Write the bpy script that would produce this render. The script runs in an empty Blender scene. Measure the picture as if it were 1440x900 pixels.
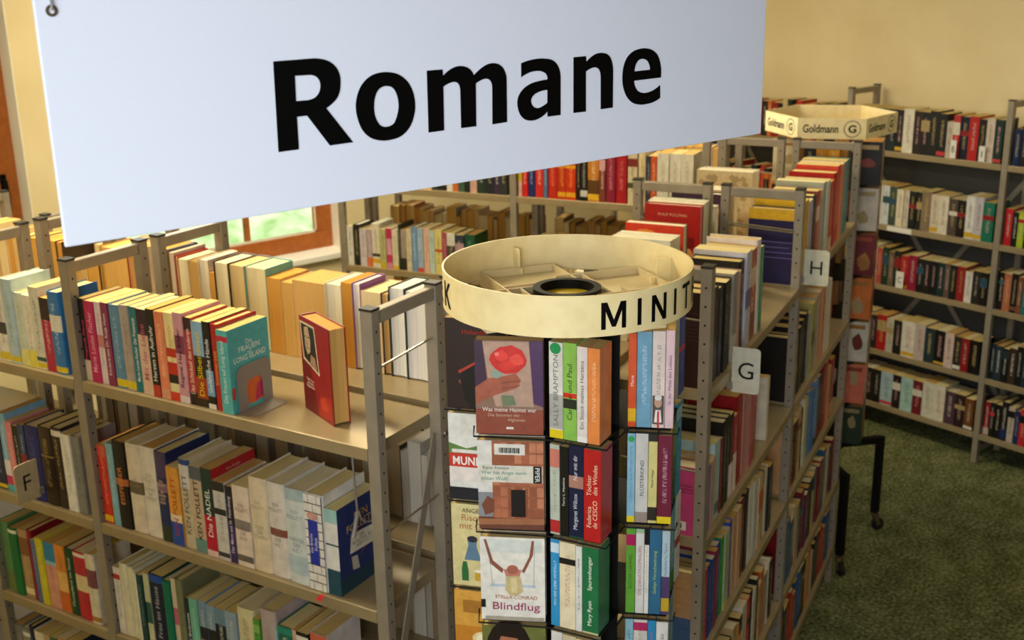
import bpy, bmesh, math, random
from mathutils import Vector, Matrix
random.seed(7)
C = bpy.context.scene.collection
SC = bpy.context.scene

# ------------------------------------------------------------------ camera
cam_data = bpy.data.cameras.new('camera')
cam_data.lens = 41.0
cam_data.sensor_width = 36.0
cam_data.sensor_fit = 'HORIZONTAL'
cam_data.clip_start = 0.05
cam_data.dof.use_dof = True
cam_data.dof.focus_distance = 1.75
cam_data.dof.aperture_fstop = 9.0
cam = bpy.data.objects.new('camera', cam_data)
C.objects.link(cam)
RX = Vector((0.76652695, -0.64197171, -0.01757167))
UX = Vector((0.20149717, 0.21443196, 0.95572895))
FX = Vector((0.60978302, 0.73613264, -0.29372336))
cam.matrix_world = Matrix(((RX.x, UX.x, -FX.x, 0), (RX.y, UX.y, -FX.y, 0), (RX.z, UX.z, -FX.z, 2.82), (0, 0, 0, 1)))
SC.camera = cam

# ------------------------------------------------------------------ sky, light, exposure
world = bpy.data.worlds.new('world')
SC.world = world
world.use_nodes = True
wn = world.node_tree
bg = wn.nodes['Background']
sky = wn.nodes.new('ShaderNodeTexSky')
sky.sky_type = 'HOSEK_WILKIE'
sky.sun_direction = (-0.5, 0.3, 0.8)
sky.turbidity = 5
wn.links.new(sky.outputs['Color'], bg.inputs['Color'])
bg.inputs['Strength'].default_value = 4.5

def area(name, loc, target, sx, sy, power, color):
    l = bpy.data.lights.new(name, 'AREA')
    l.shape = 'RECTANGLE'; l.size = sx; l.size_y = sy; l.energy = power; l.color = color
    o = bpy.data.objects.new(name, l); C.objects.link(o)
    o.location = loc
    o.rotation_euler = (Vector(target) - Vector(loc)).to_track_quat('-Z', 'Y').to_euler()
    return o
# daylight through the window in the left wall and through the one beside the racks
area('daylight_left', (-1.32, -0.45, 2.75), (0.15, 1.0, 2.25), 1.7, 1.4, 35, (0.92, 0.93, 1.0)).data.spread = math.radians(95)
area('daylight_window', (3.05, 6.75, 2.4), (2.2, 3.0, 1.2), 1.4, 0.8, 80, (0.93, 0.97, 1.0))
sun = bpy.data.lights.new('sun', 'SUN'); sun.energy = 5.5; sun.angle = .03; sun.color = (1., .96, .88)
so = bpy.data.objects.new('sun', sun); C.objects.link(so)
so.rotation_euler = Vector((-.4, .5, -.8)).to_track_quat('-Z', 'Y').to_euler()
# fluorescent tubes under the ceiling (their housings are built below)
LAMPS = [(0.9, 3.7), (3.3, 4.6), (3.9, 1.6)]
LPOW = [95, 75, 10]
for (lx, ly), lp in zip(LAMPS, LPOW):
    area('ceiling_lamp_light', (lx, ly, 3.70), (lx, ly, 0), 0.22, 1.4, lp, (1.0, 0.86, 0.58))
SC.view_settings.view_transform = 'Standard'
SC.view_settings.look = 'None'
SC.view_settings.gamma = 1.0
SC.view_settings.use_curve_mapping = False
SC.view_settings.exposure = 0.0

# ------------------------------------------------------------------ helpers
def lin(h):
    if h == 'ylw': h = 'e0c81e'
    r = [int(h[i:i+2], 16)/255 for i in (0, 2, 4)]
    return tuple(c/12.92 if c <= .04045 else ((c+.055)/1.055)**2.4 for c in r)

def mat(name, color, rough=.5, metal=0., noise=None, bump=None, spec=.4):
    m = bpy.data.materials.new(name); m.use_nodes = True
    nt = m.node_tree; b = nt.nodes['Principled BSDF']
    col = lin(color) if isinstance(color, str) else color
    b.inputs['Base Color'].default_value = (*col, 1)
    b.inputs['Roughness'].default_value = rough
    b.inputs['Metallic'].default_value = metal
    b.inputs['Specular IOR Level'].default_value = spec
    tc = nt.nodes.new('ShaderNodeTexCoord')
    if noise:
        sc, c2, lo, hi = noise
        n = nt.nodes.new('ShaderNodeTexNoise'); n.inputs['Scale'].default_value = sc
        n.inputs['Detail'].default_value = 6
        nt.links.new(tc.outputs['Object'], n.inputs['Vector'])
        r = nt.nodes.new('ShaderNodeValToRGB')
        r.color_ramp.elements[0].position = lo; r.color_ramp.elements[1].position = hi
        r.color_ramp.elements[0].color = (*col, 1)
        r.color_ramp.elements[1].color = (*(lin(c2) if isinstance(c2, str) else c2), 1)
        nt.links.new(n.outputs['Fac'], r.inputs['Fac'])
        nt.links.new(r.outputs['Color'], b.inputs['Base Color'])
    if bump:
        n2 = nt.nodes.new('ShaderNodeTexNoise'); n2.inputs['Scale'].default_value = bump[0]
        n2.inputs['Detail'].default_value = 4
        nt.links.new(tc.outputs['Object'], n2.inputs['Vector'])
        bp = nt.nodes.new('ShaderNodeBump'); bp.inputs['Strength'].default_value = bump[1]
        bp.inputs['Distance'].default_value = .004
        nt.links.new(n2.outputs['Fac'], bp.inputs['Height'])
        nt.links.new(bp.outputs['Normal'], b.inputs['Normal'])
    return m

M = {
 'wall': mat('cream_wall_paint', 'e6d7ae', .9, noise=(3, 'dccb9e', .3, .7), bump=(90, .15)),
 'reveal': mat('white_reveal_paint', 'f0eee6', .85, bump=(80, .1)),
 'ceiling': mat('ceiling_paint', 'e8e2d0', .9, bump=(60, .1)),
 'steel': mat('grey_painted_steel', '978c7a', .42, .15, noise=(18, '8a8070', .3, .7), bump=(300, .05), spec=.5),
 'shelf': mat('grey_painted_shelf', 'a1906e', .3, .2, noise=(9, '968563', .3, .7), bump=(400, .03), spec=.55),
 'cap': mat('black_plastic_cap', '2a2723', .5),
 'hole': mat('dark_hole', '14110e', .9),
 'chrome': mat('bright_wire', 'b8b4a8', .25, .9),
 'panel': mat('grey_back_panel', '4a4842', .6, .1, noise=(6, '42403b', .3, .7)),  # panel grey darkened, so the shade behind the shelves sits in its colour
 'sign': mat('white_sign_board', 'dde2ee', .42, noise=(300, 'dbe0ec', .3, .7), spec=.3),
 'black': mat('black_print', '020202', .6, spec=.12),
 'cream_plastic': mat('cream_plastic', 'f0dfa8', .38, noise=(30, 'e8d49c', .35, .65), spec=.5),
 'tray': mat('cream_tray_plastic', 'd8c79c', .5, noise=(20, 'c8b588', .3, .7)),
 'yellow': mat('yellow_plastic', 'b89c18', .4),
 'black_metal': mat('black_painted_metal', '0a0908', .6, spec=.2),
 'rubber': mat('dark_rubber', '17130f', .7),
 'brass': mat('dull_metal_fork', '8a7a60', .35, .8),
 'plate': mat('ivory_label_plate', 'd8d3bc', .5, noise=(40, 'cfc9b0', .4, .6)),
 'plate_tan': mat('beige_label_plate', 'bfae88', .55, noise=(40, 'b5a47e', .4, .6)),
 'white_plate': mat('white_label_strip', 'dcd8cc', .5),
 'bookend': mat('grey_bookend_steel', '8d867c', .4, .2, bump=(200, .05)),
 'lamp_body': mat('lamp_housing', 'e8e8e4', .5),
 'grass': mat('garden_grass', '8fae6c', .95, noise=(5, 'd2d8b4', .35, .65), bump=(12, 1.0)),
 'leaf': mat('garden_leaf', '5f9440', .7, noise=(6, '86b060', .3, .7)),
 'wire': mat('steel_suspension_wire', 'a0a0a0', .3, .9),
}
# carpet
def carpet():
    m = bpy.data.materials.new('green_carpet'); m.use_nodes = True
    nt = m.node_tree; b = nt.nodes['Principled BSDF']; b.inputs['Roughness'].default_value = .98
    b.inputs['Specular IOR Level'].default_value = .1
    tc = nt.nodes.new('ShaderNodeTexCoord')
    n1 = nt.nodes.new('ShaderNodeTexNoise'); n1.inputs['Scale'].default_value = 60; n1.inputs['Detail'].default_value = 8
    n2 = nt.nodes.new('ShaderNodeTexNoise'); n2.inputs['Scale'].default_value = 7; n2.inputs['Detail'].default_value = 3
    mx = nt.nodes.new('ShaderNodeMix'); mx.data_type = 'FLOAT'; mx.inputs['Factor'].default_value = .28
    nt.links.new(tc.outputs['Object'], n1.inputs['Vector']); nt.links.new(tc.outputs['Object'], n2.inputs['Vector'])
    nt.links.new(n1.outputs['Fac'], mx.inputs['A']); nt.links.new(n2.outputs['Fac'], mx.inputs['B'])
    r = nt.nodes.new('ShaderNodeValToRGB')
    r.color_ramp.elements[0].position = .36; r.color_ramp.elements[1].position = .64
    r.color_ramp.elements[0].color = (*lin('3d4027'), 1); r.color_ramp.elements[1].color = (*lin('94946a'), 1)
    e = r.color_ramp.elements.new(.5); e.color = (*lin('656b45'), 1)
    nt.links.new(mx.outputs['Result'], r.inputs['Fac']); nt.links.new(r.outputs['Color'], b.inputs['Base Color'])
    bp = nt.nodes.new('ShaderNodeBump'); bp.inputs['Strength'].default_value = .8; bp.inputs['Distance'].default_value = .006
    nt.links.new(n1.outputs['Fac'], bp.inputs['Height']); nt.links.new(bp.outputs['Normal'], b.inputs['Normal'])
    return m
M['carpet'] = carpet()
def wood():
    m = bpy.data.materials.new('orange_pine_frame'); m.use_nodes = True
    nt = m.node_tree; b = nt.nodes['Principled BSDF']; b.inputs['Roughness'].default_value = .4
    tc = nt.nodes.new('ShaderNodeTexCoord'); mp = nt.nodes.new('ShaderNodeMapping')
    mp.inputs['Scale'].default_value = (3, 3, 3)
    n = nt.nodes.new('ShaderNodeTexNoise'); n.inputs['Scale'].default_value = 6; n.inputs['Detail'].default_value = 5; n.inputs['Distortion'].default_value = 1.2
    r = nt.nodes.new('ShaderNodeValToRGB'); r.color_ramp.elements[0].position = .3; r.color_ramp.elements[1].position = .7
    r.color_ramp.elements[0].color = (*lin('98521a'), 1); r.color_ramp.elements[1].color = (*lin('ac6428'), 1)
    nt.links.new(tc.outputs['Object'], mp.inputs['Vector']); nt.links.new(mp.outputs['Vector'], n.inputs['Vector'])
    nt.links.new(n.outputs['Fac'], r.inputs['Fac']); nt.links.new(r.outputs['Color'], b.inputs['Base Color'])
    return m
M['wood'] = wood()
def glass():
    m = bpy.data.materials.new('window_glass'); m.use_nodes = True
    nt = m.node_tree; nt.nodes.remove(nt.nodes['Principled BSDF'])
    t = nt.nodes.new('ShaderNodeBsdfTransparent'); t.inputs['Color'].default_value = (.93, .97, .95, 1)
    g = nt.nodes.new('ShaderNodeBsdfGlossy'); g.inputs['Roughness'].default_value = .02
    f = nt.nodes.new('ShaderNodeFresnel'); f.inputs['IOR'].default_value = 1.35
    mx = nt.nodes.new('ShaderNodeMixShader')
    nt.links.new(f.outputs[0], mx.inputs[0]); nt.links.new(t.outputs[0], mx.inputs[1]); nt.links.new(g.outputs[0], mx.inputs[2])
    nt.links.new(mx.outputs[0], nt.nodes['Material Output'].inputs['Surface'])
    return m
M['glass'] = glass()
def emit():
    m = bpy.data.materials.new('lit_tube'); m.use_nodes = True
    b = m.node_tree.nodes['Principled BSDF']
    b.inputs['Emission Color'].default_value = (1, .86, .6, 1); b.inputs['Emission Strength'].default_value = 6
    return m
M['tube'] = emit()
# one material for every book cover: colours are printed per face, small lettering comes from noise on the spine
def cover_mat():
    m = bpy.data.materials.new('printed_book_cover'); m.use_nodes = True
    nt = m.node_tree; b = nt.nodes['Principled BSDF']
    b.inputs['Roughness'].default_value = .38; b.inputs['Specular IOR Level'].default_value = .4
    a = nt.nodes.new('ShaderNodeAttribute'); a.attribute_name = 'col'
    k = nt.nodes.new('ShaderNodeAttribute'); k.attribute_name = 'ink'
    uv = nt.nodes.new('ShaderNodeUVMap'); uv.uv_map = 'UVMap'
    sx = nt.nodes.new('ShaderNodeSeparateXYZ'); nt.links.new(uv.outputs['UV'], sx.inputs[0])
    mp = nt.nodes.new('ShaderNodeMapping'); mp.inputs['Scale'].default_value = (4, 75, 1)
    nt.links.new(uv.outputs['UV'], mp.inputs['Vector'])
    oi = nt.nodes.new('ShaderNodeObjectInfo'); of = nt.nodes.new('ShaderNodeMath'); of.operation = 'MULTIPLY'; of.inputs[1].default_value = 90
    nt.links.new(oi.outputs['Random'], of.inputs[0])
    n = nt.nodes.new('ShaderNodeTexNoise'); n.noise_dimensions = '4D'; n.inputs['Scale'].default_value = 1; n.inputs['Detail'].default_value = 2
    nt.links.new(of.outputs[0], n.inputs['W'])
    nt.links.new(mp.outputs['Vector'], n.inputs['Vector'])
    def mth(op, x, y):
        q = nt.nodes.new('ShaderNodeMath'); q.operation = op
        for i, v in enumerate((x, y)):
            if isinstance(v, (int, float)): q.inputs[i].default_value = v
            else: nt.links.new(v, q.inputs[i])
        return q.outputs[0]
    sm = nt.nodes.new('ShaderNodeMapRange'); sm.inputs['From Min'].default_value = .46; sm.inputs['From Max'].default_value = .56
    nt.links.new(n.outputs['Fac'], sm.inputs['Value']); w = sm.outputs['Result']
    w = mth('MULTIPLY', w, mth('GREATER_THAN', sx.outputs['X'], .36))
    w = mth('MULTIPLY', w, mth('LESS_THAN', sx.outputs['X'], .66))
    w = mth('MULTIPLY', w, mth('GREATER_THAN', sx.outputs['Y'], .24))
    w = mth('MULTIPLY', w, mth('LESS_THAN', sx.outputs['Y'], .86))
    w = mth('MULTIPLY', w, k.outputs['Alpha'])
    w = mth('MULTIPLY', w, .6)
    tc = nt.nodes.new('ShaderNodeTexCoord')
    n2 = nt.nodes.new('ShaderNodeTexNoise'); n2.inputs['Scale'].default_value = 28; n2.inputs['Detail'].default_value = 4
    nt.links.new(tc.outputs['Object'], n2.inputs['Vector'])
    wear = nt.nodes.new('ShaderNodeMapRange'); wear.inputs['From Min'].default_value = .3; wear.inputs['From Max'].default_value = .7
    wear.inputs['To Min'].default_value = .82; wear.inputs['To Max'].default_value = 1.08
    nt.links.new(n2.outputs['Fac'], wear.inputs['Value'])
    mu = nt.nodes.new('ShaderNodeVectorMath'); mu.operation = 'SCALE'
    nt.links.new(a.outputs['Color'], mu.inputs[0]); nt.links.new(wear.outputs['Result'], mu.inputs['Scale'])
    mx = nt.nodes.new('ShaderNodeMix'); mx.data_type = 'RGBA'
    nt.links.new(w, mx.inputs['Factor']); nt.links.new(mu.outputs[0], mx.inputs[6]); nt.links.new(k.outputs['Color'], mx.inputs[7])
    nt.links.new(mx.outputs[2], b.inputs['Base Color'])
    return m
M['cover'] = cover_mat()
def page_mat():
    m = bpy.data.materials.new('page_edges'); m.use_nodes = True
    nt = m.node_tree; b = nt.nodes['Principled BSDF']; b.inputs['Roughness'].default_value = .9; b.inputs['Specular IOR Level'].default_value = .1
    a = nt.nodes.new('ShaderNodeAttribute'); a.attribute_name = 'col'
    uv = nt.nodes.new('ShaderNodeUVMap'); uv.uv_map = 'UVMap'
    mp = nt.nodes.new('ShaderNodeMapping'); mp.inputs['Scale'].default_value = (700, 3, 1)
    nt.links.new(uv.outputs['UV'], mp.inputs['Vector'])
    n = nt.nodes.new('ShaderNodeTexNoise'); n.inputs['Scale'].default_value = 1; n.inputs['Detail'].default_value = 3
    nt.links.new(mp.outputs['Vector'], n.inputs['Vector'])
    r = nt.nodes.new('ShaderNodeMapRange'); r.inputs['From Min'].default_value = .3; r.inputs['From Max'].default_value = .7
    r.inputs['To Min'].default_value = .72; r.inputs['To Max'].default_value = 1.06
    nt.links.new(n.outputs['Fac'], r.inputs['Value'])
    mu = nt.nodes.new('ShaderNodeVectorMath'); mu.operation = 'SCALE'
    nt.links.new(a.outputs['Color'], mu.inputs[0]); nt.links.new(r.outputs['Result'], mu.inputs['Scale'])
    nt.links.new(mu.outputs[0], b.inputs['Base Color'])
    return m
M['pages'] = page_mat()
def print_mat():
    m = bpy.data.materials.new('flat_colour_print'); m.use_nodes = True
    nt = m.node_tree; b = nt.nodes['Principled BSDF']; b.inputs['Roughness'].default_value = .4
    a = nt.nodes.new('ShaderNodeAttribute'); a.attribute_name = 'col'
    tc = nt.nodes.new('ShaderNodeTexCoord')
    n2 = nt.nodes.new('ShaderNodeTexNoise'); n2.inputs['Scale'].default_value = 60; n2.inputs['Detail'].default_value = 5
    nt.links.new(tc.outputs['Object'], n2.inputs['Vector'])
    wear = nt.nodes.new('ShaderNodeMapRange'); wear.inputs['From Min'].default_value = .3; wear.inputs['From Max'].default_value = .7
    wear.inputs['To Min'].default_value = .86; wear.inputs['To Max'].default_value = 1.08
    nt.links.new(n2.outputs['Fac'], wear.inputs['Value'])
    mu = nt.nodes.new('ShaderNodeVectorMath'); mu.operation = 'SCALE'
    nt.links.new(a.outputs['Color'], mu.inputs[0]); nt.links.new(wear.outputs['Result'], mu.inputs['Scale'])
    nt.links.new(mu.outputs[0], b.inputs['Base Color'])
    return m
M['print'] = print_mat()
INK = {}
def ink_mat(h):
    if h not in INK: INK[h] = mat('ink_' + h, h, .6, spec=.15)
    return INK[h]

class MB:
    """collects shapes, then links them as one mesh object"""
    def __init__(s): s.v = []; s.f = []; s.sm = []
    def add(s, vs, fs, smooth=False):
        n = len(s.v); s.v += [tuple(v) for v in vs]; s.f += [tuple(i+n for i in f) for f in fs]; s.sm += [smooth]*len(fs)
        return s
    def box(s, x0, x1, y0, y1, z0, z1):
        return s.add([(x0,y0,z0),(x1,y0,z0),(x1,y1,z0),(x0,y1,z0),(x0,y0,z1),(x1,y0,z1),(x1,y1,z1),(x0,y1,z1)],
              [(0,3,2,1),(4,5,6,7),(0,1,5,4),(1,2,6,5),(2,3,7,6),(3,0,4,7)])
    def bar(s, p, q, w, t=None, up=(0,0,1)):
        p, q = Vector(p), Vector(q); d = (q-p).normalized(); u = Vector(up)
        if abs(d.dot(u)) > .95: u = Vector((1,0,0))
        a = d.cross(u).normalized(); b = a.cross(d).normalized(); t = t or w
        a = a*w/2; b = b*t/2
        vs = [p-a-b,p+a-b,p+a+b,p-a+b,q-a-b,q+a-b,q+a+b,q-a+b]
        return s.add(vs, [(0,1,2,3)[::-1],(4,5,6,7),(0,1,5,4),(1,2,6,5),(2,3,7,6),(3,0,4,7)])
    def tube(s, pts, r, n=8):
        pts = [Vector(p) for p in pts]; vs = []; fs = []
        prev = None
        for i, p in enumerate(pts):
            d = (pts[min(i+1,len(pts)-1)]-pts[max(i-1,0)]).normalized()
            if prev is None:
                a = d.orthogonal().normalized()
            else:
                a = (prev - d*prev.dot(d)).normalized()
            prev = a; b = d.cross(a)
            for k in range(n):
                t = 2*math.pi*k/n; vs.append(p + a*r*math.cos(t) + b*r*math.sin(t))
        for i in range(len(pts)-1):
            for k in range(n):
                fs.append((i*n+k, i*n+(k+1)%n, (i+1)*n+(k+1)%n, (i+1)*n+k))
        fs.append(tuple(range(n))[::-1]); fs.append(tuple(range((len(pts)-1)*n, len(pts)*n)))
        return s.add(vs, fs, True)
    def lathe(s, prof, n=48, cx=0, cy=0, closed=True):
        vs = []; fs = []; m = len(prof)
        for k in range(n):
            t = 2*math.pi*k/n
            for r, z in prof: vs.append((cx+r*math.cos(t), cy+r*math.sin(t), z))
        for k in range(n):
            for i in range(m if closed else m-1):
                j = (i+1) % m; k2 = (k+1) % n
                fs.append((k*m+i, k2*m+i, k2*m+j, k*m+j))
        return s.add(vs, fs, True)
    def prism(s, pts, z0, z1):
        n = len(pts)
        return s.add([(x,y,z0) for x,y in pts]+[(x,y,z1) for x,y in pts],
            [tuple(range(n))[::-1], tuple(range(n,2*n))]+[(i,(i+1)%n,(i+1)%n+n,i+n) for i in range(n)])
    def build(s, name, m, parent=None, bevel=0, auto=False):
        me = bpy.data.meshes.new(name); me.from_pydata(s.v, [], s.f); me.materials.append(m)
        me.polygons.foreach_set('use_smooth', s.sm)
        if any(s.sm):
            try: me.set_sharp_from_angle(angle=math.radians(40))
            except Exception: pass
        o = bpy.data.objects.new(name, me); C.objects.link(o)
        if parent: o.parent = parent
        if bevel:
            b = o.modifiers.new('bevel', 'BEVEL'); b.width = bevel; b.segments = 2; b.limit_method = 'ANGLE'
        return o

def thing(name, label, cat, loc=(0,0,0), rz=0, group=None):
    o = bpy.data.objects.new(name, None); C.objects.link(o); o.empty_display_size = .05
    o.location = loc; o.rotation_euler = (0,0,rz); o['label'] = label; o['category'] = cat
    if group: o['group'] = group
    return o
def tag(o, label, cat, group=None):
    o['label'] = label; o['category'] = cat
    if group: o['group'] = group
    return o
def struct(o):
    o['kind'] = 'structure'; return o

# lettering: text curves turned into meshes in one go at the end
TXT = []
def letters(s, matrix, parent, ink, size, name='title_lettering', bold=0., fit=None, align='CENTER', bend=None, space=1., lines=.95):
    TXT.append((s, matrix, parent, ink, size, name, bold, fit, align, bend, space, lines))
def axes(x, y, z, o):
    return Matrix(((x[0],y[0],z[0],o[0]),(x[1],y[1],z[1],o[1]),(x[2],y[2],z[2],o[2]),(0,0,0,1)))
def make_texts():
    cur = {}
    for t in TXT:
        key = (t[0], t[6], t[8], t[10], t[11])
        if key in cur: continue
        c = bpy.data.curves.new('txt', 'FONT'); c.body = t[0]; c.size = 1; c.resolution_u = 3
        c.align_x = t[8]; c.align_y = 'CENTER'; c.offset = t[6]; c.space_character = t[10]; c.space_line = t[11]
        o = bpy.data.objects.new('txt', c); C.objects.link(o); cur[key] = o
    bpy.context.view_layer.update()
    dg = bpy.context.evaluated_depsgraph_get()
    base = {}
    for k, o in cur.items():
        base[k] = bpy.data.meshes.new_from_object(o.evaluated_get(dg))
    for o in cur.values():
        d = o.data; bpy.data.objects.remove(o); bpy.data.curves.remove(d)
    for s, mt, parent, ink, size, name, bold, fit, align, bend, space, lines in TXT:
        src = base[(s, bold, align, space, lines)]
        me = src.copy(); me.name = name
        if not len(me.vertices): continue
        xs = [v.co.x for v in me.vertices]; ys = [v.co.y for v in me.vertices]
        w = (max(xs)-min(xs)); h = max(ys)-min(ys)
        k = size; kx = k
        if fit:
            kx = min(k, fit[0]/max(w, 1e-6)); k = min(k, fit[1]/max(h, 1e-6), kx*1.35); kx = min(kx, k*1.2)
        cy = (max(ys)+min(ys))/2 if fit else 0
        cx = (max(xs)+min(xs))/2 if fit else 0
        if bend:
            me.transform(Matrix.Diagonal((kx, k, 1, 1)))
            bm = bmesh.new(); bm.from_mesh(me)
            x = min(xs)*kx
            while x < max(xs)*kx:
                bmesh.ops.bisect_plane(bm, geom=bm.verts[:]+bm.edges[:]+bm.faces[:], plane_co=(x,0,0), plane_no=(1,0,0)); x += .008
            for v in bm.verts:
                a = bend[1] + v.co.x/bend[0]; r = bend[0] + .0009
                v.co = Vector((r*math.cos(a), r*math.sin(a), bend[2] + v.co.y))
            bm.normal_update(); bm.to_mesh(me); bm.free()
        else:
            me.transform(mt @ Matrix.Diagonal((kx, k, 1, 1)) @ Matrix.Translation((-cx, -cy, 0)))
        me.materials.clear(); me.materials.append(ink_mat(ink))
        o = bpy.data.objects.new(name, me); C.objects.link(o); o.parent = parent

GLY = {'M':(.95,[(0,0),(0,1),(.22,1),(.475,.34),(.73,1),(.95,1),(.95,0),(.78,0),(.78,.66),(.55,.08),(.4,.08),(.17,.66),(.17,0)]),
 'I':(.17,[(0,0),(0,1),(.17,1),(.17,0)]), 'N':(.77,[(0,0),(0,1),(.19,1),(.6,.32),(.6,1),(.77,1),(.77,0),(.58,0),(.17,.68),(.17,0)]),
 'T':(.78,[(.305,0),(.305,.85),(0,.85),(0,1),(.78,1),(.78,.85),(.475,.85),(.475,0)]),
 'H':(.78,[(0,0),(0,1),(.17,1),(.17,.59),(.61,.59),(.61,1),(.78,1),(.78,0),(.61,0),(.61,.43),(.17,.43),(.17,0)]),
 'E':(.62,[(0,0),(0,1),(.6,1),(.6,.85),(.17,.85),(.17,.58),(.55,.58),(.55,.43),(.17,.43),(.17,.15),(.62,.15),(.62,0)]),
 'K':(.76,[(0,0),(0,1),(.17,1),(.17,.56),(.53,1),(.74,1),(.36,.55),(.76,0),(.55,0),(.25,.42),(.17,.33),(.17,0)])}
def ring_word(s, parent, R, start, z, k, gap, right=False):
    tot = sum(GLY[c][0] for c in s)*k + gap*k*(len(s)-1)
    u = -tot if right else 0.
    for c in s:
        w, pts = GLY[c]
        bm = bmesh.new()
        f = bm.faces.new([bm.verts.new((u+x*k, y*k, 0)) for x, y in pts])
        bmesh.ops.triangulate(bm, faces=[f])
        x = u
        while x < u+w*k:
            bmesh.ops.bisect_plane(bm, geom=bm.verts[:]+bm.edges[:]+bm.faces[:], plane_co=(x,0,0), plane_no=(1,0,0)); x += .008
        for v in bm.verts:
            a = start + v.co.x/R; v.co = Vector(((R+.0009)*math.cos(a), (R+.0009)*math.sin(a), z+v.co.y-k/2))
        bmesh.ops.recalc_face_normals(bm, faces=bm.faces[:])
        for f in bm.faces:
            c0 = f.calc_center_median()
            if f.normal.dot(Vector((c0.x,c0.y,0))) < 0: f.normal_flip()
        me = bpy.data.meshes.new('ring_letter'); bm.to_mesh(me); bm.free(); me.materials.append(M['black'])
        o = bpy.data.objects.new('ring_letter', me); C.objects.link(o); o.parent = parent
        u += (w+gap)*k

# ------------------------------------------------------------------ books
def hue_name(h):
    import colorsys
    if h == 'ylw': return 'yellow'
    r, g, b = [int(h[i:i+2], 16)/255 for i in (0,2,4)]
    H, S, V = colorsys.rgb_to_hsv(r, g, b); H *= 360
    if V < .17: return 'black'
    if S < .13: return 'white' if V > .82 else ('light grey' if V > .62 else ('grey' if V > .35 else 'dark grey'))
    if S < .33 and 20 <= H < 75: return 'cream' if V > .78 else ('beige' if V > .6 else ('grey brown' if V > .35 else 'dark brown'))
    p = 'dark ' if V < .42 else ('pale ' if S < .35 and V > .65 else '')
    if H < 14 or H >= 345: n = 'red' if S > .45 else 'pink'
    elif H < 40:
        if V < .34: return 'dark brown'
        n = 'orange' if V > .72 and S > .4 else 'brown'
        if n == 'brown' and V > .7: return 'tan'
    elif H < 68: n = 'yellow' if S > .4 else 'cream'
    elif H < 160: n = 'green'
    elif H < 195: n = 'teal'
    elif H < 250: n = 'blue'
    elif H < 290: n = 'purple'
    else: n = 'magenta' if S > .5 else 'mauve'
    return (p + n).strip()

def book_shell(t, h, d, kind, col, bands, ink):
    """cover of a standing book; x thickness, y depth from the spine, z height -> verts, faces, face colours, uvs"""
    e = .0022 if kind == 'H' else .0007
    e = min(e, t*.18)
    if kind == 'H':
        b = min(.0022, t*.08)
        O = [(0,d),(0,.006),(.06*t,.0022),(.3*t,.0022-b*.8),(.5*t,.0022-b),(.7*t,.0022-b*.8),(.94*t,.0022),(t,.006),(t,d)]
    else:
        O = [(0,d),(0,.0008),(.04*t,0),(.96*t,0),(t,.0008),(t,d)]
    n = len(O)
    I = []
    for i,(x,y) in enumerate(O):
        I.append((min(max(x,e),t-e), max(y, e+ (.0022 if kind=='H' else 0)) if 0 < i < n-1 else d))
    zs = sorted({0., h} | {min(max(a,0),1)*h for bd in bands for a in bd[:2]})
    vs, fs, cs, uv = [], [], [], []
    for z in zs:
        vs += [(x,y,z) for x,y in O]
    base = len(vs)
    vs += [(x,y,0) for x,y in I] + [(x,y,h) for x,y in I]
    for k in range(len(zs)-1):
        zm = (zs[k]+zs[k+1])/2/h
        bc = col
        for bd in bands:
            if bd[0] <= zm <= bd[1]: bc = bd[2]
        for i in range(n-1):
            spine = 0 < i < n-2
            fs.append((k*n+i, k*n+i+1, (k+1)*n+i+1, (k+1)*n+i)); cs.append(bc if spine else col)
            if spine:
                a, c = O[i][0]/t, O[i+1][0]/t
                uv.append([(a,zs[k]/h),(c,zs[k]/h),(c,zs[k+1]/h),(a,zs[k+1]/h)] if bc == col else [(-1,-1)]*4)
            else: uv.append([(-1,-1)]*4)
    L = len(zs)-1
    for i in range(n-1):
        fs.append((base+i+1, base+i, base+n+i, base+n+i+1)); cs.append(col); uv.append([(-1,-1)]*4)
        fs.append((i+1, i, base+i, base+i+1)); cs.append(col); uv.append([(-1,-1)]*4)
        fs.append((L*n+i, L*n+i+1, base+n+i+1, base+n+i)); cs.append(col); uv.append([(-1,-1)]*4)
    for q in (0, n-1):
        for k in range(L):
            pass
        a = [q, base+q, base+n+q, L*n+q]
        fs.append(tuple(a if q == 0 else a[::-1])); cs.append(col); uv.append([(-1,-1)]*4)
    return vs, fs, cs, uv, e
def page_shell(t, h, d, kind, e, pcol):
    if kind == 'H': x0, x1, y0, y1, z0, z1 = e, t-e, .005, d-.004, .0032, h-.0035
    else: x0, x1, y0, y1, z0, z1 = e, t-e, .0016, d-.0006, .0004, h-.0008
    vs = [(x0,y0,z0),(x1,y0,z0),(x1,y1,z0),(x0,y1,z0),(x0,y0,z1),(x1,y0,z1),(x1,y1,z1),(x0,y1,z1)]
    if kind == 'H':   # hollow fore-edge
        m = (x0+x1)/2
        vs += [(m,y1-.003,z0),(m,y1-.003,z1)]
        fs = [(0,3,8,2,1),(4,5,6,9,7),(0,1,5,4),(1,2,6,5),(2,8,9,6),(8,3,7,9),(3,0,4,7)]
    else:
        fs = [(0,3,2,1),(4,5,6,7),(0,1,5,4),(1,2,6,5),(2,3,7,6),(3,0,4,7)]
    uv = [[((vs[i][0]), vs[i][1]+vs[i][2]) for i in f] for f in fs]
    return vs, fs, [pcol]*len(fs), uv
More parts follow.
